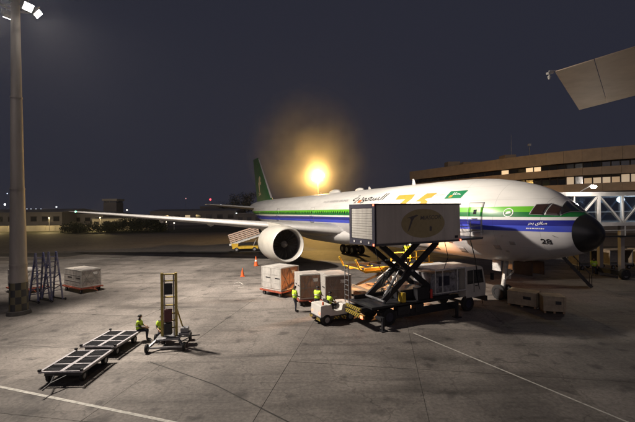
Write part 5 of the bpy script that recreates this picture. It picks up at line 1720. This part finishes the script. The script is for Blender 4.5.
t.links.new(mu.outputs[0], m2_.inputs[0]); t.links.new(m2_.outputs[0], pv.inputs['Density'])
t.links.new(pv.outputs[0], t.nodes['Material Output'].inputs['Volume'])
flare.data.materials.append(msm)
tag(flare, 'thin amber glow volume added round the sodium floodlight', 'flare', kind='stuff')
point('sodium_glow', (0.2, 99.0, 16.2), 25000, (1.0, .58, .16), .6)

# ================================================================== FAR BACKGROUND, LEFT
M_far = mat('far_grey_wall', (.16, .15, .15), .8, var=.1, scale=.15)
M_farw = mat('far_pale_wall', (.42, .39, .33), .8, var=.12, scale=.2)
M_roof = mat('far_roof', (.20, .195, .20), .7, var=.1, scale=.1)
def fx(px, Y): return (px - CX) * Y / FPX
def fz(px, py, Y): return CAMH - (ROLL * (px - CX) + py - CY) * Y / FPX
def hall(name, px0, px1, ytop, Y, depth, label, m, rm, nwin=0, lit=None, pitch=.6, cat='building'):
    x0, x1 = fx(px0, Y), fx(px1, Y)
    zt = fz((px0 + px1) / 2, ytop, Y)
    e_ = empty(name, ((x0 + x1) / 2, Y, 0), 0, label, cat)
    w = (x1 - x0) / 2
    MB().bx((-w, 0, -.05), (w, depth, zt)).build('wall', m, e_)
    MB().prism([(-.4, zt + .01), (depth + .4, zt + .01), (depth + .4, zt + .25), (depth / 2, zt + .25 + pitch), (-.4, zt + .25)], 0, -w - .4, w + .4).build('roof', rm, e_)
    for k in range(nwin):
        xx = -w + (k + .5) * 2 * w / nwin
        ww = w / nwin * .55
        f_ = MB().bx((xx - ww, -.06, zt * .45), (xx + ww, -.002, zt * .78)).build('window', M_mull, e_)
        MB().bx((xx - ww * .86, -.075, zt * .49), (xx + ww * .86, -.062, zt * .74)).build('pane', lit if (lit and (k * 7) % 5 == 1) else M_darkglass, f_)
    return e_
M_litfar = emit('far_lit_window', (1.0, .8, .5), .35)
hall('cargo_hall', -40, 62, 213, 165, 30, 'long low grey cargo hall at the far left', M_far, M_roof, 9, None, 1.6)
hall('cargo_hall', 62, 103, 214.5, 175, 26, 'short grey cargo hall left of the control block', M_far, M_roof, 4, None, 1.0)
hall('low_shed', 92, 137, 219.0, 150, 10, 'low pale shed catching yellow light below the control block', M_farw, M_roof, 5, None, .3)
hall('storage_hall', 150, 236, 211.5, 190, 26, 'wide dark hall right of the pale shed', M_far, M_roof, 8, M_litfar, 1.2)
hall('office_block', 200, 222, 206.5, 230, 14, 'small far office with a few lit windows', M_far, M_roof, 5, M_litfar, .2)
hall('service_building', 236, 262, 214, 165, 16, 'dark low service building just left of the tail', M_far, M_roof, 3, M_litfar, .3)
# control block with overhanging top
Yc = 200
cb = empty('control_block', (fx(110, Yc), Yc, 0), 0, 'square control tower block rising above the far sheds', 'tower')
zt = fz(110, 199, Yc)
MB().bx((-3.6, 0, -.05), (3.6, 7, zt - 2.0)).build('shaft', M_far, cb)
MB().bx((-3.4, .2, zt - 1.98), (3.4, 6.8, zt - 1.0)).build('window_band', M_darkglass, cb)
MB().bx((-4.1, -.5, zt - .99), (4.1, 7.5, zt + .1)).build('roof', M_farw, cb, bevel=.1)
for k in range(5):
    MB().bx((-3.3 + k * 1.5, .1, zt - 1.98), (-3.1 + k * 1.5, .19, zt - 1.0)).build('mullion', M_far, cb)
# lit boundary wall in panels
bw = empty('boundary_wall', (-120, 140, 0), 0, 'low pale boundary wall lit yellow beyond the grass', 'wall')
for k in range(34):
    x0 = -60 + k * 3.6
    MB().bx((x0, 0, -.02), (x0 + 3.55, .25, 2.15 + .05 * (k % 3))).build('wall_panel', M_farw, bw)
for x in (6, 26, 45):
    MB().tube((x - 6, -4, 0), (x - 6, -4, 5), .08).build('lamp_post', M_steel, bw)
    MB().lathe([(-.12, .01), (-.1, .2), (.1, .2), (.12, .01)], (x - 6, -4, 5.1), (0, 0, 1), 10).build('lamp', emit('wall_lamp', (1, .8, .4), 3), bw, 60)
    point('wall_light', (-120 + x - 6, 135.5, 5.5), 3600, (1, .74, .32), .3)

# far lamps on posts
def far_lamp(px, py, Y, c, label, s=40, r=.35, watt=0):
    z = fz(px, py, Y); x = fx(px, Y)
    e_ = empty('far_lamp', (x, Y, 0), 0, label, 'lamp', 'distant apron lamps')
    MB().tube((0, 0, 0), (0, 0, z), .14, .08).build('post', M_steel, e_)
    MB().lathe([(-r, .01), (-r * .7, r * .7), (0, r), (r * .7, r * .7), (r, .01)], (0, 0, z), (0, 0, 1), 10).build('lamp_head', emit('far_lamp_%d' % int(c[0] * 100 + c[1] * 10 + c[2] * 7 + s), c, s), e_, 60)
far_lamp(5, 204.5, 240, (.8, .9, 1), 'bluish white lamp left of the floodlight mast', 14, .55)
far_lamp(7.5, 193.5, 400, (.7, .8, 1), 'faint lamp high in the dark left of the mast', 1.5, .6)
for k, px in enumerate((27, 31, 36, 41)):
    far_lamp(px, 209, 420, (.8, .85, 1), ['first', 'second', 'third', 'fourth'][k] + ' of four faint lamps right of the mast', 1.2, .55)
far_lamp(56.5, 207, 300, (.9, .95, 1), 'white lamp beside the green wing tip light', 5, .5)
far_lamp(127, 210, 260, (1, .9, .7), 'warm lamp right of the control block', 4, .5)
far_lamp(186, 198.5, 420, (.9, .4, .4), 'faint pink lamp above the far halls', .9, .6)
far_lamp(210.5, 199.5, 300, (1, .06, .08), 'red obstruction lamp above the far halls', 4, .8)
far_lamp(221, 205, 260, (.9, .95, 1), 'white lamp right of the red obstruction lamp', 6, .45)
far_lamp(232.5, 211.5, 200, (1, 1, 1), 'bright white lamp on the dark service building', 22, .35)
far_lamp(236.5, 213.5, 190, (.85, 1, .95), 'greenish white lamp beside the bright white one', 12, .3)
far_lamp(252.5, 205, 180, (1, .85, .7), 'peach lamp just left of the tail fin', 14, .5)
far_lamp(174, 223, 140, (1, .8, .55), 'warm low lamp under the wing', 6, .25)
far_lamp(166, 222, 145, (1, .75, .5), 'amber low lamp under the wing near the warm one', 4, .25)

# trees and bushes with leaf faces
M_leaf = mat('night_foliage', (.035, .042, .02), .8, var=.2, scale=.6)
M_bark = mat('bark', (.06, .045, .035), .8, var=.2)
def tree(loc, h, w, label, n=900, trunk=.3, name='far_tree', cat='tree', group='dark trees beyond the taxiway'):
    e_ = empty(name, loc, random.random() * 6, label, cat, group)
    mb = MB().tube((0, 0, 0), (0, 0, h * .55), trunk * .5, trunk * .25, 7)
    cl_ = []
    for k in range(9):
        a_ = random.random() * 6.28; q = random.uniform(.15, .38) * w; z = random.uniform(.35, .92) * h
        c_ = Vector((q * math.cos(a_), q * math.sin(a_), z)); cl_.append((c_, random.uniform(.16, .30) * w))
        mb.tube((0, 0, h * random.uniform(.15, .5)), c_, trunk * .18, trunk * .06, 5)
    mb.build('trunk', M_bark, e_)
    lv = MB()
    for _ in range(n):
        c_, r_ = random.choice(cl_)
        d = Vector((random.gauss(0, 1), random.gauss(0, 1), random.gauss(0, .8))).normalized() * r_ * random.random() ** .4
        p_ = c_ + d
        if p_.z < .05: p_.z = .05
        a1 = Vector((random.gauss(0, 1), random.gauss(0, 1), random.gauss(0, 1))).normalized()
        a2 = a1.cross(Vector((random.gauss(0, 1), random.gauss(0, 1), random.gauss(0, 1)))).normalized()
        s_ = random.uniform(.16, .36) * (.6 + w * .06)
        lv.add([p_ - a1 * s_, p_ + a2 * s_ * .5, p_ + a1 * s_, p_ - a2 * s_ * .5], [(0, 1, 2, 3)])
    me = lv
    o = me.build('crown', M_leaf, e_)
    tag(o, kind='stuff')
for k, (px, Y, h, w, lab) in enumerate(((72, 128, 2.2, 7, 'leftmost dark bush in front of the lit boundary wall'), (84, 127, 2.6, 8, 'dark bush in front of the boundary wall left of the shed'), (101, 128, 2.6, 8, 'dark bush below the pale shed'), (118, 130, 3.6, 9, 'round dark bush below the right end of the pale shed'), (131, 128, 4.0, 9, 'taller dark bush right of the pale shed'), (146, 130, 3.8, 10, 'broad dark bush under the wing middle'), (163, 131, 3.2, 9, 'low dark bush beside the warm low lamps'))):
    tree((fx(px, Y), Y, 0), h, w, lab, 1700, .2, 'dark_bush', 'bush', 'bushes along the grass verge')
for k, (px, Y, h, w, lab) in enumerate(((240, 210, 17, 15, 'tall dark tree left of the tail fin'), (229, 230, 14, 14, 'dark tree behind the service building'), (248, 240, 20, 14, 'tallest dark tree touching the tail fin outline'))):
    tree((fx(px, Y), Y, 0), h, w, lab, 1500, .6)

# ================================================================== NIGHT AIR
hz = MB().bx((-230, -12, -1), (230, 330, 40)).build('haze', M_white)
hz.data.materials.clear()
mh = bpy.data.materials.new('night_haze'); mh.use_nodes = True
t = mh.node_tree
t.nodes.remove(t.nodes['Principled BSDF'])
pv = t.nodes.new('ShaderNodeVolumePrincipled')
pv.inputs['Color'].default_value = (.92, .93, 1.0, 1)
pv.inputs['Density'].default_value = .00012
pv.inputs['Anisotropy'].default_value = .8
t.links.new(pv.outputs[0], t.nodes['Material Output'].inputs['Volume'])
hz.data.materials.append(mh)
tag(hz, 'thin night haze over the whole apron', 'haze', kind='stuff')
